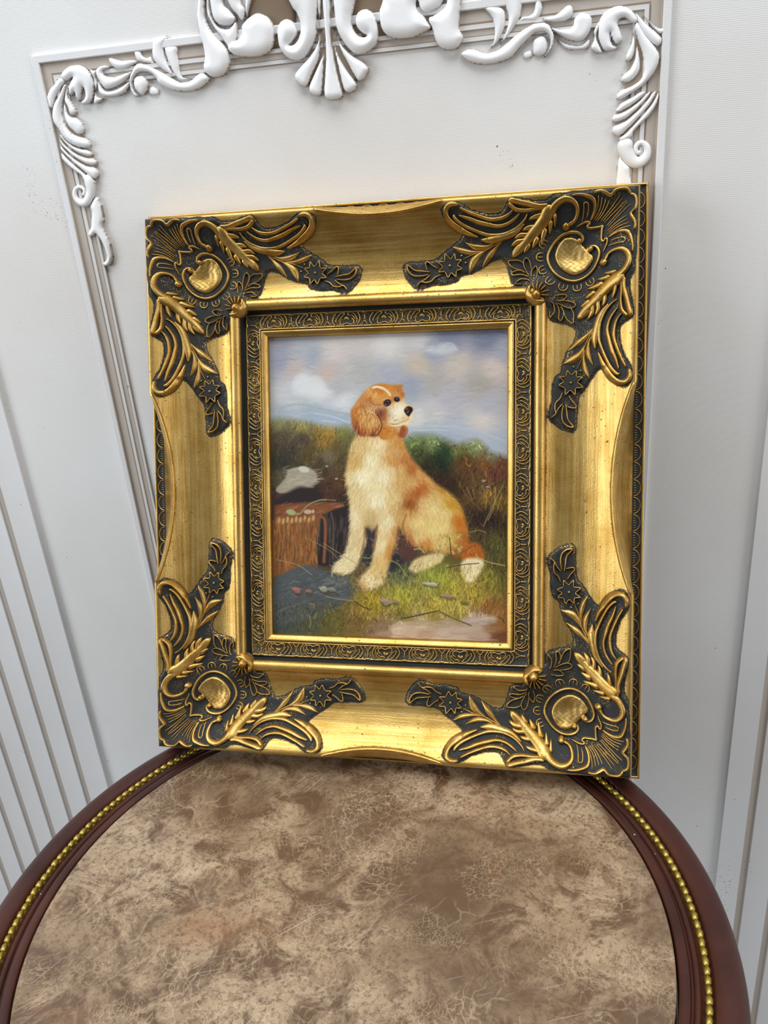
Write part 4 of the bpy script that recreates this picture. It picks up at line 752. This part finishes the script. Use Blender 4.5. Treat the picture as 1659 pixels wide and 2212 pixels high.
    # --- land
    land = anchors([((100,650),(128,128,82)),((250,690),(142,132,70)),((420,720),(160,130,55)),((520,705),(130,130,62)),((560,760),(110,105,60)),((120,760),(88,75,55)),((250,760),(84,70,56)),((400,770),(150,115,45)),((480,820),(105,90,50)),((150,850),(68,60,50)),((300,850),(95,80,45)),((430,880),(118,104,80)),((120,920),(58,56,45)),((500,900),(90,75,45)),((380,950),(80,65,45)),((500,1050),(95,65,40)),((440,1100),(84,54,40)),((130,1010),(90,85,60)),((300,1100),(58,42,40)),((150,1130),(72,50,50)),((520,1150),(68,50,40)),((980,790),(110,125,70)),((1100,780),(125,140,86)),((1000,850),(74,80,40)),((1180,860),(42,64,40)),((1150,920),(34,50,32)),((1250,830),(110,115,60)),((1380,800),(130,140,90)),((1480,880),(115,110,75)),((1080,930),(58,54,30)),((1150,1020),(62,40,28)),((1050,980),(58,45,25)),((1300,920),(100,66,30)),((1450,930),(122,76,35)),((1550,930),(110,70,40)),((1350,1000),(84,55,35)),((1520,1000),(98,50,50)),((1250,1080),(60,40,25)),((1400,1080),(85,62,35)),((1550,1080),(80,60,35)),((1350,1180),(74,55,30)),((1450,1150),(122,92,40)),((1550,1200),(100,76,35)),((1400,1300),(44,30,30)),((1480,1300),(38,28,33)),((1560,1350),(58,44,25)),((1380,1400),(68,54,35)),((1520,1450),(80,76,40)),((1560,1600),(84,75,35)),((1480,1700),(110,102,40)),((700,1400),(68,54,55)),((850,1560),(54,50,55)),((690,1550),(60,55,50)),((900,1450),(94,65,55)),((640,1620),(110,90,55)),((900,1650),(88,90,60)),((900,1800),(140,132,48)),((1100,1680),(120,122,48)),((1200,1780),(136,126,44)),((1400,1800),(140,120,44)),((700,1850),(138,116,34)),((900,1900),(120,105,44)),((1100,1880),(142,122,50)),((600,1950),(126,100,50)),((450,1960),(105,95,45)),((300,1950),(84,86,62)),((1250,1880),(150,130,60)),((1450,1860),(120,80,40)),((900,1990),(196,166,135)),((1050,1990),(190,165,135)),((1200,2000),(186,160,140)),((1400,1950),(170,140,125)),((1550,1950),(150,100,50)),((1550,2050),(120,75,45)),((750,2010),(140,110,80)),((150,1990),(74,80,70)),((500,1400),(58,46,46)),((500,1250),(60,48,45))])
    hedge = [(0,640),(40,640),(100,625),(250,650),(380,680),(480,688),(540,676),(600,720),(930,752),(1000,735),(1100,735),(1180,768),(1260,800),(1300,790),(1380,768),(1420,790),(1470,850),(1600,890),(1700,895),(1700,2200),(0,2200)]
    hedge_m = polymask(hedge, 'P', 9, False); blend(hedge_m, land)
    def grass(n, box, ang, spread, L, W, jit, bias=0, tint=(0,0,0), alpha=.8):
        for _ in range(n):
            P0 = to_c([(rng.uniform(box[0], box[2]), rng.uniform(box[1], box[3]))])[0]
            x, y = P0
            if not (0 <= x < PW and 0 <= y < PH) or hedge_m[int(y), int(x)] < .6: continue
            a = ang+rng.normal(0, spread); l = rng.uniform(*L)
            col = land[int(y), int(x)]*(1+rng.normal(bias, jit))+np.array(tint)*rng.uniform(0, 1)+rng.normal(0, 4, 3)
            b = rng.normal(0, .35)
            stroke([(x, y), (x+l*.5*math.cos(a), y+l*.5*math.sin(a)), (x+l*math.cos(a+b), y+l*math.sin(a+b))], rng.uniform(*W), np.clip(col, 8, 240), alpha)
    grass(1500, (0,650,600,1180), -1.5, .5, (4,12), (1,2.2), .22)
    grass(1700, (920,760,1620,1250), -1.55, .7, (3,11), (1,2.4), .28)
    grass(1200, (1250,1000,1620,1500), -1.5, .35, (10,30), (1,1.8), .3, .12, (18,14,0))
    # white stone, hollow, log crate
    blend(polymask([(80,1085),(120,1040),(150,1000),(160,960),(260,940),(330,970),(350,1010),(330,1050),(270,1088),(180,1110),(100,1112)], 'P', 2), (160,150,130))
    for _ in range(60):
        x, y = rng.uniform(120,340), rng.uniform(950,1080); line([(x,y),(x+rng.uniform(20,60),y-rng.uniform(-5,20))], 3, np.array((172,163,142))+rng.normal(0,13), .4)
    blob(262,958,36,20,(196,190,175),rot=.2)
    blend(polymask([(95,1150),(200,1085),(262,1072),(340,1100),(380,1120),(360,1170),(200,1185),(100,1185)], 'P', 4), (54,42,42))
    blend(polymask([(70,1195),(200,1180),(450,1172),(520,1192),(500,1225),(380,1262),(70,1300)], 'P', 3, False), (132,80,48))
    for _ in range(150):
        x, y = rng.uniform(70,480), rng.uniform(1185,1285); line([(x,y),(x+rng.uniform(20,70),y-rng.uniform(4,24))], 1.6, np.array((142,88,54))+rng.normal(0,18), .6)
    blend(polymask([(320,1270),(380,1258),(450,1222),(545,1195),(550,1500),(500,1560),(400,1590),(320,1570)], 'P', 2, False), (50,42,44))
    for _ in range(130):
        x = rng.uniform(340,540); y = rng.uniform(1240,1500); line([(x,y),(x-4,y+rng.uniform(40,120))], rng.uniform(1,3), np.array((78,66,62))*rng.uniform(.5,1.35), .6)
    line([(372,1262),(398,1290),(402,1400),(392,1560)], 6, (150,88,50), .9)
    line([(440,1240),(455,1330),(450,1540)], 4, (96,82,74), .8)
    blend(polymask([(60,1290),(200,1275),(375,1258),(345,1400),(338,1590),(280,1600),(60,1660)], 'P', 2.5, False), (138,88,48))
    for _ in range(420):
        x, y = rng.uniform(70,350), rng.uniform(1270,1570); line([(x,y),(x+rng.normal(0,4),y+rng.uniform(25,75))], rng.uniform(1,2.6), np.array((150,98,50))*rng.uniform(.6,1.3)+rng.normal(0,6,3), .65)
    for k in range(9): blob(100+k*28,1290+(k%2)*8-k*2,8,20,(205,160,100),soft=2,rot=.15)
    line([(80,1420),(200,1330),(330,1250)], 2, (150,90,50), .6)
    line([(235,1250),(290,1190),(360,1160),(410,1155)], 2.6, (150,138,100)); line([(420,1155),(470,1160)], 2, (130,120,90))
    blob(178,1237,32,19,(160,165,112),rot=.2); blob(222,1248,14,8,(150,150,100)); blob(288,1234,26,15,(190,165,140)); blob(322,1232,9,12,(195,170,140))
    # grey boulder in the left corner
    blend(polymask([(70,1680),(130,1640),(200,1602),(290,1580),(340,1600),(400,1622),(480,1650),(560,1670),(640,1700),(640,1740),(560,1800),(520,1832),(430,1892),(300,1930),(70,1960)], 'P', 3), (86,90,91))
    for _ in range(420):
        x, y = rng.uniform(80,600), rng.uniform(1600,1920)
        if y < 1690-(x-80)*.45 and x < 280: continue
        if y > 1930-(x-80)*.2: continue
        line([(x,y),(x+rng.uniform(10,45),y+rng.uniform(-14,8))], rng.uniform(1.5,4), np.array((94,98,99))*rng.uniform(.65,1.3), .4)
    for _ in range(45):
        x, y = rng.uniform(370,520), rng.uniform(1670,1730); line([(x,y),(x+40,y-14)], 1.3, (116,121,121), .5)
    # grass of the foreground
    grass(2600, (560,1640,1520,1940), -1.45, .38, (5,17), (1,2.1), .2, .04, (22,22,0))
    grass(700, (640,1640,1500,1900), -1.5, .45, (7,16), (1,1.6), .16, .26, (40,38,6), .75)
    grass(500, (80,1840,640,1990), -1.4, .5, (4,13), (1,1.8), .25)
    grass(500, (560,1380,980,1680), -1.5, .6, (5,14), (1,1.8), .35)
    for pts, c in (([(820,2060),(860,1985),(950,1960),(1060,1975),(1110,2020),(1100,2080),(820,2080)],(198,168,138)),([(1130,2040),(1160,2005),(1260,1985),(1420,1990),(1440,2080),(1130,2080)],(188,165,145)),([(1290,1960),(1340,1925),(1450,1905),(1520,1930),(1450,1960),(1350,1975)],(182,160,145))):
        m = polymask(pts, 'P', 5); blend(m*.9, c)
    for _ in range(170):
        x, y = rng.uniform(700,1580), rng.uniform(1930,2080); x0, y0 = to_c([(x,y)])[0]
        if 0 <= x0 < PW and 0 <= y0 < PH: line([(x,y),(x+rng.uniform(25,80),y+rng.uniform(-12,12))], rng.uniform(1.5,4), C[int(y0),int(x0)]*rng.uniform(.85,1.12), .5)
    grass(900, (1380,1380,1640,1960), -1.5, .35, (7,20), (1,2), .25, .05, (16,14,0))
    grass(500, (60,1850,900,2060), -1.4, .6, (4,12), (1,2), .22)
    for _ in range(90):
        x, y = rng.uniform(640,900), rng.uniform(1400,1640); blob(x,y,rng.uniform(3,7),rng.uniform(3,6),np.array((140,135,130))*rng.uniform(.6,1.2),soft=1.4,a=.6)
    for x, y, rx, ry, c in ((880,2010,62,34,(206,178,150)),(965,2020,70,38,(196,166,138)),(1055,2030,50,30,(178,146,118)),(1180,2025,60,28,(196,172,148)),(1270,2010,70,22,(186,162,142)),(1400,2040,80,26,(176,146,126)),(1350,1945,70,18,(184,164,148)),(1455,1935,60,18,(188,168,152)),(1500,2000,70,20,(160,112,70)),(780,2030,50,22,(170,140,110))):
        blob(x,y,rx,ry,c,soft=6,a=.75)
        for k in range(6): line([(x-rx*.7+k*rx*.2,y-ry*.1-k*1.5),(x-rx*.2+k*rx*.2,y-ry*.6),(x+rx*.3+k*rx*.1,y-ry*.3)], 1.6, np.array(c)*rng.uniform(.92,1.12), .5)
        line([(x-rx*.8,y+ry*.6),(x,y+ry*.95),(x+rx*.8,y+ry*.6)], 2.0, (120,92,66), .22)
    # --- the dog
    dogcol = anchors([((1050,1180),(214,180,116)),((960,1040),(206,160,96)),((1120,1130),(212,176,106)),((900,950),(206,162,98)),((1150,1420),(214,182,112)),((1000,1400),(216,186,120)),((860,830),(208,162,98)),((1180,1330),(222,192,124)),((820,960),(222,196,146)),((750,800),(226,202,152)),((640,800),(214,180,120)),((600,900),(204,165,96)),((700,900),(232,217,172)),((650,1000),(234,222,182)),((780,1000),(232,217,176)),((850,900),(198,143,70)),((880,800),(196,136,62)),((920,900),(188,118,54)),((960,960),(170,96,38)),((900,1000),(206,166,96)),((750,1150),(232,217,176)),((600,1100),(214,190,135)),((860,1150),(214,185,120)),((700,1280),(198,164,104)),((590,1280),(228,208,162)),((610,1400),(214,190,140)),((560,1550),(221,201,151)),((500,1600),(227,207,161)),((800,1300),(230,212,166)),((770,1450),(227,207,156)),((750,1600),(214,180,110)),((690,1690),(230,212,166)),((650,1720),(196,148,78)),((830,1480),(198,138,60)),((1000,990),(204,150,80)),((1000,1100),(172,92,34)),((950,1180),(154,84,32)),((1040,1060),(186,108,42)),((1080,1030),(204,155,80)),((1150,1080),(188,138,48)),((1100,1200),(224,197,131)),((1180,1250),(220,192,121)),((1000,1300),(222,192,121)),((1100,1350),(222,197,121)),((1050,1450),(196,128,54)),((1200,1400),(208,174,90)),((1270,1300),(188,108,25)),((1220,1180),(194,144,40)),((1300,1400),(178,104,34)),((1250,1500),(166,96,38)),((930,1250),(202,158,88)),((890,1350),(188,138,74)),((960,1420),(182,108,50))])
    body = [(600,740),(560,840),(545,930),(535,1000),(545,1080),(560,1150),(565,1250),(560,1350),(545,1440),(520,1520),(465,1575),(455,1615),(500,1640),(570,1625),(610,1580),(640,1500),(665,1420),(660,1345),(690,1325),(715,1350),(738,1325),(732,1400),(715,1500),(700,1580),(640,1660),(625,1705),(660,1735),(740,1720),(790,1680),(810,1600),(830,1520),(860,1440),(880,1340),(930,1400),(980,1450),(1080,1480),(1200,1500),(1280,1515),(1330,1430),(1325,1330),(1290,1220),(1220,1120),(1120,1050),(1060,990),(1010,940),(960,880),(920,800),(905,740),(860,690),(750,680),(650,720)]
    bm = polymask(body, 'P', 5); blend(bm, dogcol)
    dirs = np.array([(700,900,100),(600,1000,118),(850,1000,75),(1000,1000,58),(1150,1100,48),(1100,1300,84),(1250,1300,88),(780,1400,97),(590,1400,100),(540,1570,140),(700,1690,120),(900,1200,100),(880,850,110),(1240,1160,55)], float)
    dxy = to_c(dirs[:, :2]); da = np.radians(dirs[:, 2])
    def fur(n, mask, col, L, W, jit, al=.7, mxy=None):
        ys, xs = np.nonzero(mask > .55)
        for k in rng.integers(0, len(ys), n):
            x, y = xs[k], ys[k]
            w = 1/(((dxy-(x, y))**2).sum(1)+60)**1.5; a = math.atan2((w*np.sin(da)).sum(), (w*np.cos(da)).sum())+rng.normal(0, .22)
            l = rng.uniform(*L); b = rng.normal(0, .35); c = col[y, x]*(1+rng.normal(0, jit))+rng.normal(0, 3, 3)
            stroke([(x, y), (x+l*.5*math.cos(a), y+l*.5*math.sin(a)), (x+l*math.cos(a+b), y+l*math.sin(a+b))], rng.uniform(*W), np.clip(c, 0, 246), al)
    fur(4200, bm, dogcol, (7,18), (1,2.4), .07, .6)
    fur(500, bm, dogcol*1.1+6, (6,14), (.9,1.3), .05, .7)
    fur(220, bm, dogcol*.85, (5,12), (.9,1.3), .06, .5)
    for pts in ([(950,1600),(985,1545),(1080,1512),(1170,1508),(1155,1560),(1090,1592),(1010,1622),(962,1618)],):
        m = polymask(pts, 'P', 3); blend(m, (212,186,128)); fur(160, m, np.full_like(C, 1)*np.array((222,198,142)), (4,9), (1,1.8), .1)
    m = polymask([(1285,1525),(1330,1440),(1400,1445),(1435,1510),(1420,1545),(1310,1545)], 'P', 4); blend(m, (180,98,28)); fur(160, m, np.full_like(C, 1)*np.array((180,98,28)), (5,11), (1,2), .15)
    m = polymask([(1288,1565),(1340,1535),(1420,1545),(1430,1580),(1390,1655),(1350,1695),(1305,1670),(1285,1605)], 'P', 3.5); blend(m, (226,206,160)); fur(120, m, np.full_like(C, 1)*np.array((228,210,165)), (4,9), (1,2), .08)
    blend(polymask([(890,1520),(900,1480),(950,1462),(1000,1475),(990,1520),(930,1560)], 'P', 3)*.8, (98,60,56))
    # inner lines between the legs and under the chest
    for p in ([(660,1330),(655,1420),(630,1510)],[(740,1320),(735,1400),(720,1480)],[(880,1330),(860,1440),(830,1530)],[(930,1250),(905,1330),(930,1400)]): line(p, 3.2, (150,95,45), .55)
    for k in range(46):
        x = rng.uniform(640,800); line([(x,1250),(x+rng.normal(0,8),1300+rng.uniform(0,40))], 1.6, (214,190,140), .35, taper=True)
    # --- head
    hc = anchors([((300,600),(202,132,66)),((220,750),(196,116,56)),((350,800),(207,137,56)),((500,750),(212,153,82)),((450,950),(202,142,66)),((300,1000),(160,80,40)),((350,1130),(138,58,30)),((600,950),(217,167,92)),((560,1150),(190,120,55)),((650,1200),(118,44,25)),((750,1050),(150,75,40)),((700,900),(207,162,97)),((600,600),(207,157,102)),((700,650),(197,142,97)),((600,450),(175,105,50)),((560,300),(212,152,76)),((700,380),(217,162,86)),((850,400),(207,137,50)),((800,270),(200,110,35)),((900,180),(205,130,45)),((1100,220),(200,125,45)),((1200,250),(190,110,40)),((1270,350),(190,110,35)),((1150,350),(200,150,95)),((1050,450),(200,120,30)),((950,330),(215,150,70)),((820,620),(202,152,92)),((780,750),(128,60,45)),((900,700),(170,110,65)),((900,800),(175,110,65)),((870,900),(195,125,50)),((1000,650),(216,192,152)),((1150,600),(228,208,168)),((1150,750),(235,224,195)),((1250,650),(238,226,195)),((1100,900),(228,208,168)),((1000,950),(221,192,142)),((1300,870),(216,172,102)),((1350,950),(232,212,172)),((1440,820),(226,211,161)),((1420,620),(216,186,131)),((1150,1010),(226,202,152)),((1250,1000),(226,206,161)),((950,1080),(205,120,30)),((1100,1130),(200,125,40)),((1300,1100),(165,85,40)),((1250,1180),(140,70,35)),((850,1150),(205,130,40)),((1350,500),(226,202,152))], 'H')
    head = [(180,680),(260,560),(350,430),(450,300),(580,190),(720,130),(880,120),(1060,150),(1200,142),(1280,160),(1250,230),(1300,320),(1310,430),(1290,500),(1400,565),(1480,620),(1492,700),(1470,800),(1485,860),(1430,940),(1390,1000),(1370,1060),(1368,1150),(1310,1240),(1220,1250),(1150,1200),(1000,1290),(850,1300),(760,1230),(640,1240),(540,1230),(400,1230),(300,1150),(230,1050),(190,900),(175,780)]
    hm = polymask(head, 'H', 2.2); blend(hm, hc)
    def hairs(n, box, ang, spread, L, W, jit, mul=1., al=.65):
        for _ in range(n):
            x, y = to_c([(rng.uniform(box[0], box[2]), rng.uniform(box[1], box[3]))], 'H')[0]
            if not (0 <= x < PW-1 and 0 <= y < PH-1) or hm[int(y), int(x)] < .6: continue
            a = math.radians(ang)+rng.normal(0, spread); l = rng.uniform(*L); b = rng.normal(0, .3)
            stroke([(x, y), (x+l*.5*math.cos(a), y+l*.5*math.sin(a)), (x+l*math.cos(a+b), y+l*math.sin(a+b))], rng.uniform(*W), np.clip(hc[int(y), int(x)]*mul*(1+rng.normal(0, jit)), 0, 244), al)
    hairs(300, (190,480,760,1150), 98, .2, (6,14), (.8,1.7), .2, 1.03, .7)
    hairs(90, (200,560,760,1180), 98, .25, (6,13), (.8,1.3), .1, .68, .7)
    hairs(60, (420,700,800,1150), 105, .2, (8,15), (.7,1.2), .05, 1.28, .75)
    hairs(190, (420,180,900,540), 120, .25, (3,8), (.8,1.4), .17, 1.03)
    hairs(50, (560,300,880,480), 115, .2, (4,7), (.7,1.1), .05, 1.22)
    hairs(90, (950,160,1290,420), 60, .4, (3,6), (.8,1.4), .12)
    hairs(120, (760,1030,1250,1260), 115, .4, (4,9), (.8,1.6), .14)
    hairs(200, (950,560,1330,930), 64, .25, (2,6), (.7,1.2), .1)
    hairs(45, (850,600,1100,950), 75, .4, (2,5), (.7,1.1), .1, .72)
    hairs(60, (800,680,1000,960), 80, .5, (2,4), (.8,1.3), .2)
    for k in range(30):
        x = 330+k*15+rng.normal(0,6); y = rng.uniform(720,860); line([(x,y),(x+rng.normal(-10,25),y+150),(x+rng.normal(-25,35),y+rng.uniform(230,330))], rng.uniform(.9,1.5), (226,176,104) if k % 3 else (165,92,40), .6, 'H', True)
    line([(520,700),(640,740),(760,860),(815,960),(780,1090),(700,1190)], 1.6, (232,190,130), .75, 'H')
    line([(735,770),(790,870),(828,980),(800,1110),(720,1210)], 2.6, (112,50,28), .75, 'H')
    m = polymask([(740,720),(830,690),(860,760),(830,850),(780,840)], 'H', 7); blend(m*.7, (116,54,38))
    for k in range(26):
        x = 250+k*20+rng.normal(0, 14); y = 1050+60*math.sin(k/25*math.pi)+rng.normal(0, 30); line([(x,y),(x-6+rng.normal(0,8),y+70),(x+rng.normal(0,14),y+rng.uniform(110,170))], rng.uniform(.9,1.8), (132,62,34) if k % 2 else (206,150,86), .55, 'H', True)
    line([(560,420),(600,520),(700,570),(820,570)], 2.2, (160,92,44), .6, 'H')
    line([(645,208),(725,192),(850,218),(945,285),(1005,360)], 4.2, (232,220,190), .8, 'H'); line([(800,215),(920,265),(1000,350),(1035,440)], 4.4, (224,204,166), .6, 'H', True); line([(660,200),(740,188),(840,208)], 1.6, (240,232,210), .8, 'H')
    line([(870,470),(920,440),(1000,460)], 2, (205,180,150), .8, 'H')
    blob(945,528,84,70,(36,22,25),'H',1.2,-.5); blob(945,530,50,46,(88,52,46),'H',1.2); blob(948,518,26,26,(18,14,20),'H',1); blob(958,503,10,9,(190,180,195),'H',.8); blob(900,568,20,12,(150,120,120),'H',1)
    blob(1148,456,62,52,(28,20,28),'H',1.2,.3); blob(1150,448,30,26,(48,46,66),'H',1); blob(1146,440,11,9,(140,146,180),'H',.8)
    m = polymask([(1030,640),(1120,580),(1260,590),(1300,690),(1330,800),(1260,890),(1130,930),(1020,900),(980,800)], 'H', 8); blend(m*.55, (238,230,206))
    blend(polymask([(1298,685),(1340,622),(1400,600),(1468,630),(1482,690),(1440,760),(1405,812),(1370,800),(1322,745)], 'H', 1.2), (46,20,24))
    blob(1352,655,30,20,(135,88,88),'H',2,-.5); line([(1392,690),(1385,720),(1352,735)], 1.2, (180,145,145), .9, 'H'); blob(1440,670,22,30,(24,12,16),'H',1.5)
    line([(1385,810),(1388,870),(1330,905),(1240,935),(1160,972),(1080,980),(1000,955)], 1.6, (168,112,66), .5, 'H'); line([(1040,975),(1100,982),(1170,968)], 1.0, (110,66,42), .5, 'H')
    line([(1040,1010),(1180,1008),(1300,965),(1370,950)], 2.6, (230,214,178), .6, 'H'); line([(1010,1050),(1150,1050),(1280,1010)], 1.6, (150,92,44), .5, 'H')
    for p in ((1095,885),(1130,880),(1160,885),(1130,905),(1095,910),(1120,800),(1060,840),(1280,850)): blob(p[0],p[1],7,6,(130,105,75),'H',1)
    blend(polymask([(1230,1050),(1300,1010),(1368,1070),(1368,1150),(1310,1240),(1235,1250),(1215,1150)], 'H', 2), (160,82,40)); line([(1320,1040),(1352,1110),(1310,1200)], 2.4, (205,125,70), .7, 'H')
    # --- grasses, petals and twigs in front of the paws
    grass(260, (900,1580,1500,1720), -1.5, .45, (5,12), (1,1.6), .12, .25, (46,42,12), .8)
    grass(110, (440,1630,900,1740), -1.5, .5, (3,8), (1,1.4), .15, .25, (40,36,12), .7)
    for _ in range(70):
        x, y = rng.uniform(1130,1290), rng.uniform(1380,1520); blob(x,y,rng.uniform(4,9),rng.uniform(4,8),np.array((196,176,96))*rng.uniform(.75,1.1),soft=1.4,a=.8)
    for p, w, c in (([(390,1440),(520,1520),(600,1570)],1.3,(170,150,115)),([(270,1400),(420,1480),(500,1560)],1.2,(160,140,105)),([(85,1545),(220,1580),(310,1640)],1.5,(165,145,110)),([(400,1785),(480,1800),(590,1815)],2.2,(150,135,95)),([(590,1815),(640,1850),(700,1872)],2.4,(85,58,35)),([(900,1930),(1000,1910),(1130,1880)],2.2,(62,46,30)),([(1140,1880),(1240,1930),(1350,1975)],2.6,(104,84,36)),([(1190,1600),(1290,1580),(1400,1570)],1.8,(66,52,36)),([(1380,1520),(1460,1560),(1570,1585)],2.2,(176,158,100)),([(1210,1400),(1222,1520)],1.8,(70,55,45)),([(1340,1370),(1400,1355),(1450,1370)],1.6,(140,136,80)),([(1250,1520),(1340,1470),(1440,1410)],1.6,(110,80,60)),([(830,1550),(880,1580),(930,1650)],2.2,(150,150,70)),([(640,1530),(690,1535),(710,1510)],2,(140,145,95)),([(980,1480),(1020,1475),(1045,1500)],2.4,(175,172,110)),([(90,1880),(180,1850),(270,1820)],1.8,(104,108,84)),([(300,1910),(305,1960),(300,1990)],1.6,(170,150,60)),([(330,1930),(345,1895)],1.6,(170,150,60)),([(300,1832),(325,1838)],2,(170,140,60)),([(1390,1720),(1420,1690)],2,(180,165,80)),([(1430,1330),(1500,1180),(1560,1060)],1.6,(160,140,70)),([(1460,1290),(1500,1200),(1510,1080)],1.4,(170,150,80)),([(1420,1230),(1330,1140),(1270,1040)],1.4,(120,95,60)),([(1360,1160),(1320,1070)],1.3,(150,125,95)),([(555,865),(600,850)],1.6,(170,150,120))): line(p, w, c, .85)
    for x, y, rx, ry, c, r in ((215,1742,32,24,(186,116,96),.3),(294,1752,23,14,(180,110,90),.2),(392,1736,30,24,(172,172,144),.1),(444,1740,26,20,(140,144,125),.1),(790,1816,34,22,(188,152,132),.5),(855,1822,26,13,(160,130,105),.1),(1090,1706,44,16,(208,194,168),.12),(1190,1784,48,15,(178,140,116),.2),(1308,1826,22,14,(120,118,50),.2),(1432,1034,12,9,(180,150,140),0),(1458,1074,14,9,(170,140,150),0),(412,938,10,6,(190,170,150),0),(474,1020,9,7,(200,180,160),0)):
        t_ = np.linspace(0, 2*np.pi, 12)[:-1]; jr = 1+rng.normal(0, .16, 11)
        q_ = np.c_[x+rx*np.cos(t_)*jr*math.cos(r)-ry*.8*np.sin(t_)*jr*math.sin(r), y+rx*np.cos(t_)*jr*math.sin(r)+ry*.8*np.sin(t_)*jr*math.cos(r)]
        c = np.array(c)*.82+14
        blend(polymask(q_+np.array((3, ry*.55)), 'P', 2)*.6, (66,58,36)); blend(polymask(q_, 'P', 1.4)*.92, c)
        line([(x-rx*.7, y-ry*.1), (x-rx*.1, y-ry*.45), (x+rx*.6, y-ry*.2)], 1.6, np.minimum(c*1.2, 228), .7); line([(x-rx*.5, y+ry*.5), (x+rx*.5, y+ry*.45)], 1.2, c*.7, .5)
    C[:] = np.clip(C+rng.normal(0, 2.2, (PH, PW, 1)), 0, 255)/255
    C[:] = np.clip(C*.97, 0, 1)**1.12
    lum = C@np.array((.3, .59, .11)); C[:] = C*.88+lum[..., None]*.12*np.array((1.03, 1.0, .93))
    C[:] = np.clip(C, 0, 1)
    return np.where(C <= .04045, C/12.92, ((C+.055)/1.055)**2.4)

pic = paint_picture()
xs = np.linspace(-102, 102, PW); ys = np.linspace(129.5, -129.5, PH)
V = np.dstack([np.repeat(xs[None], PH, 0), np.repeat(ys[:, None], PW, 1), np.full((PH, PW), -2.0)]).reshape(-1, 3)
i = np.arange(PH-1)[:, None]*PW+np.arange(PW-1)[None]
F = np.stack([i, i+PW, i+PW+1, i+1], -1).reshape(-1, 4)
me = bpy.data.meshes.new('canvas')
me.vertices.add(len(V)); me.vertices.foreach_set('co', ((V+OFF)/1e3).ravel())
me.loops.add(F.size); me.loops.foreach_set('vertex_index', F.ravel().astype(np.int32))
me.polygons.add(len(F)); me.polygons.foreach_set('loop_start', (np.arange(len(F))*4).astype(np.int32))
me.update(calc_edges=True)
ca = me.attributes.new('paint', 'FLOAT_COLOR', 'POINT'); ca.data.foreach_set('color', np.c_[pic.reshape(-1, 3), np.ones(len(V))].astype(np.float32).ravel())
me.materials.append(PAINT); o = bpy.data.objects.new('canvas', me); C.objects.link(o); o.parent = frame
tag(o, 'oil painting of a sitting spaniel on a moor under a cloudy sky')
mb = MB(); mb.box((-204, -230.5, -5.8), (204, 230.5, -3.2)); fobj(mb, 'backing_board', BOARD, smooth=False)
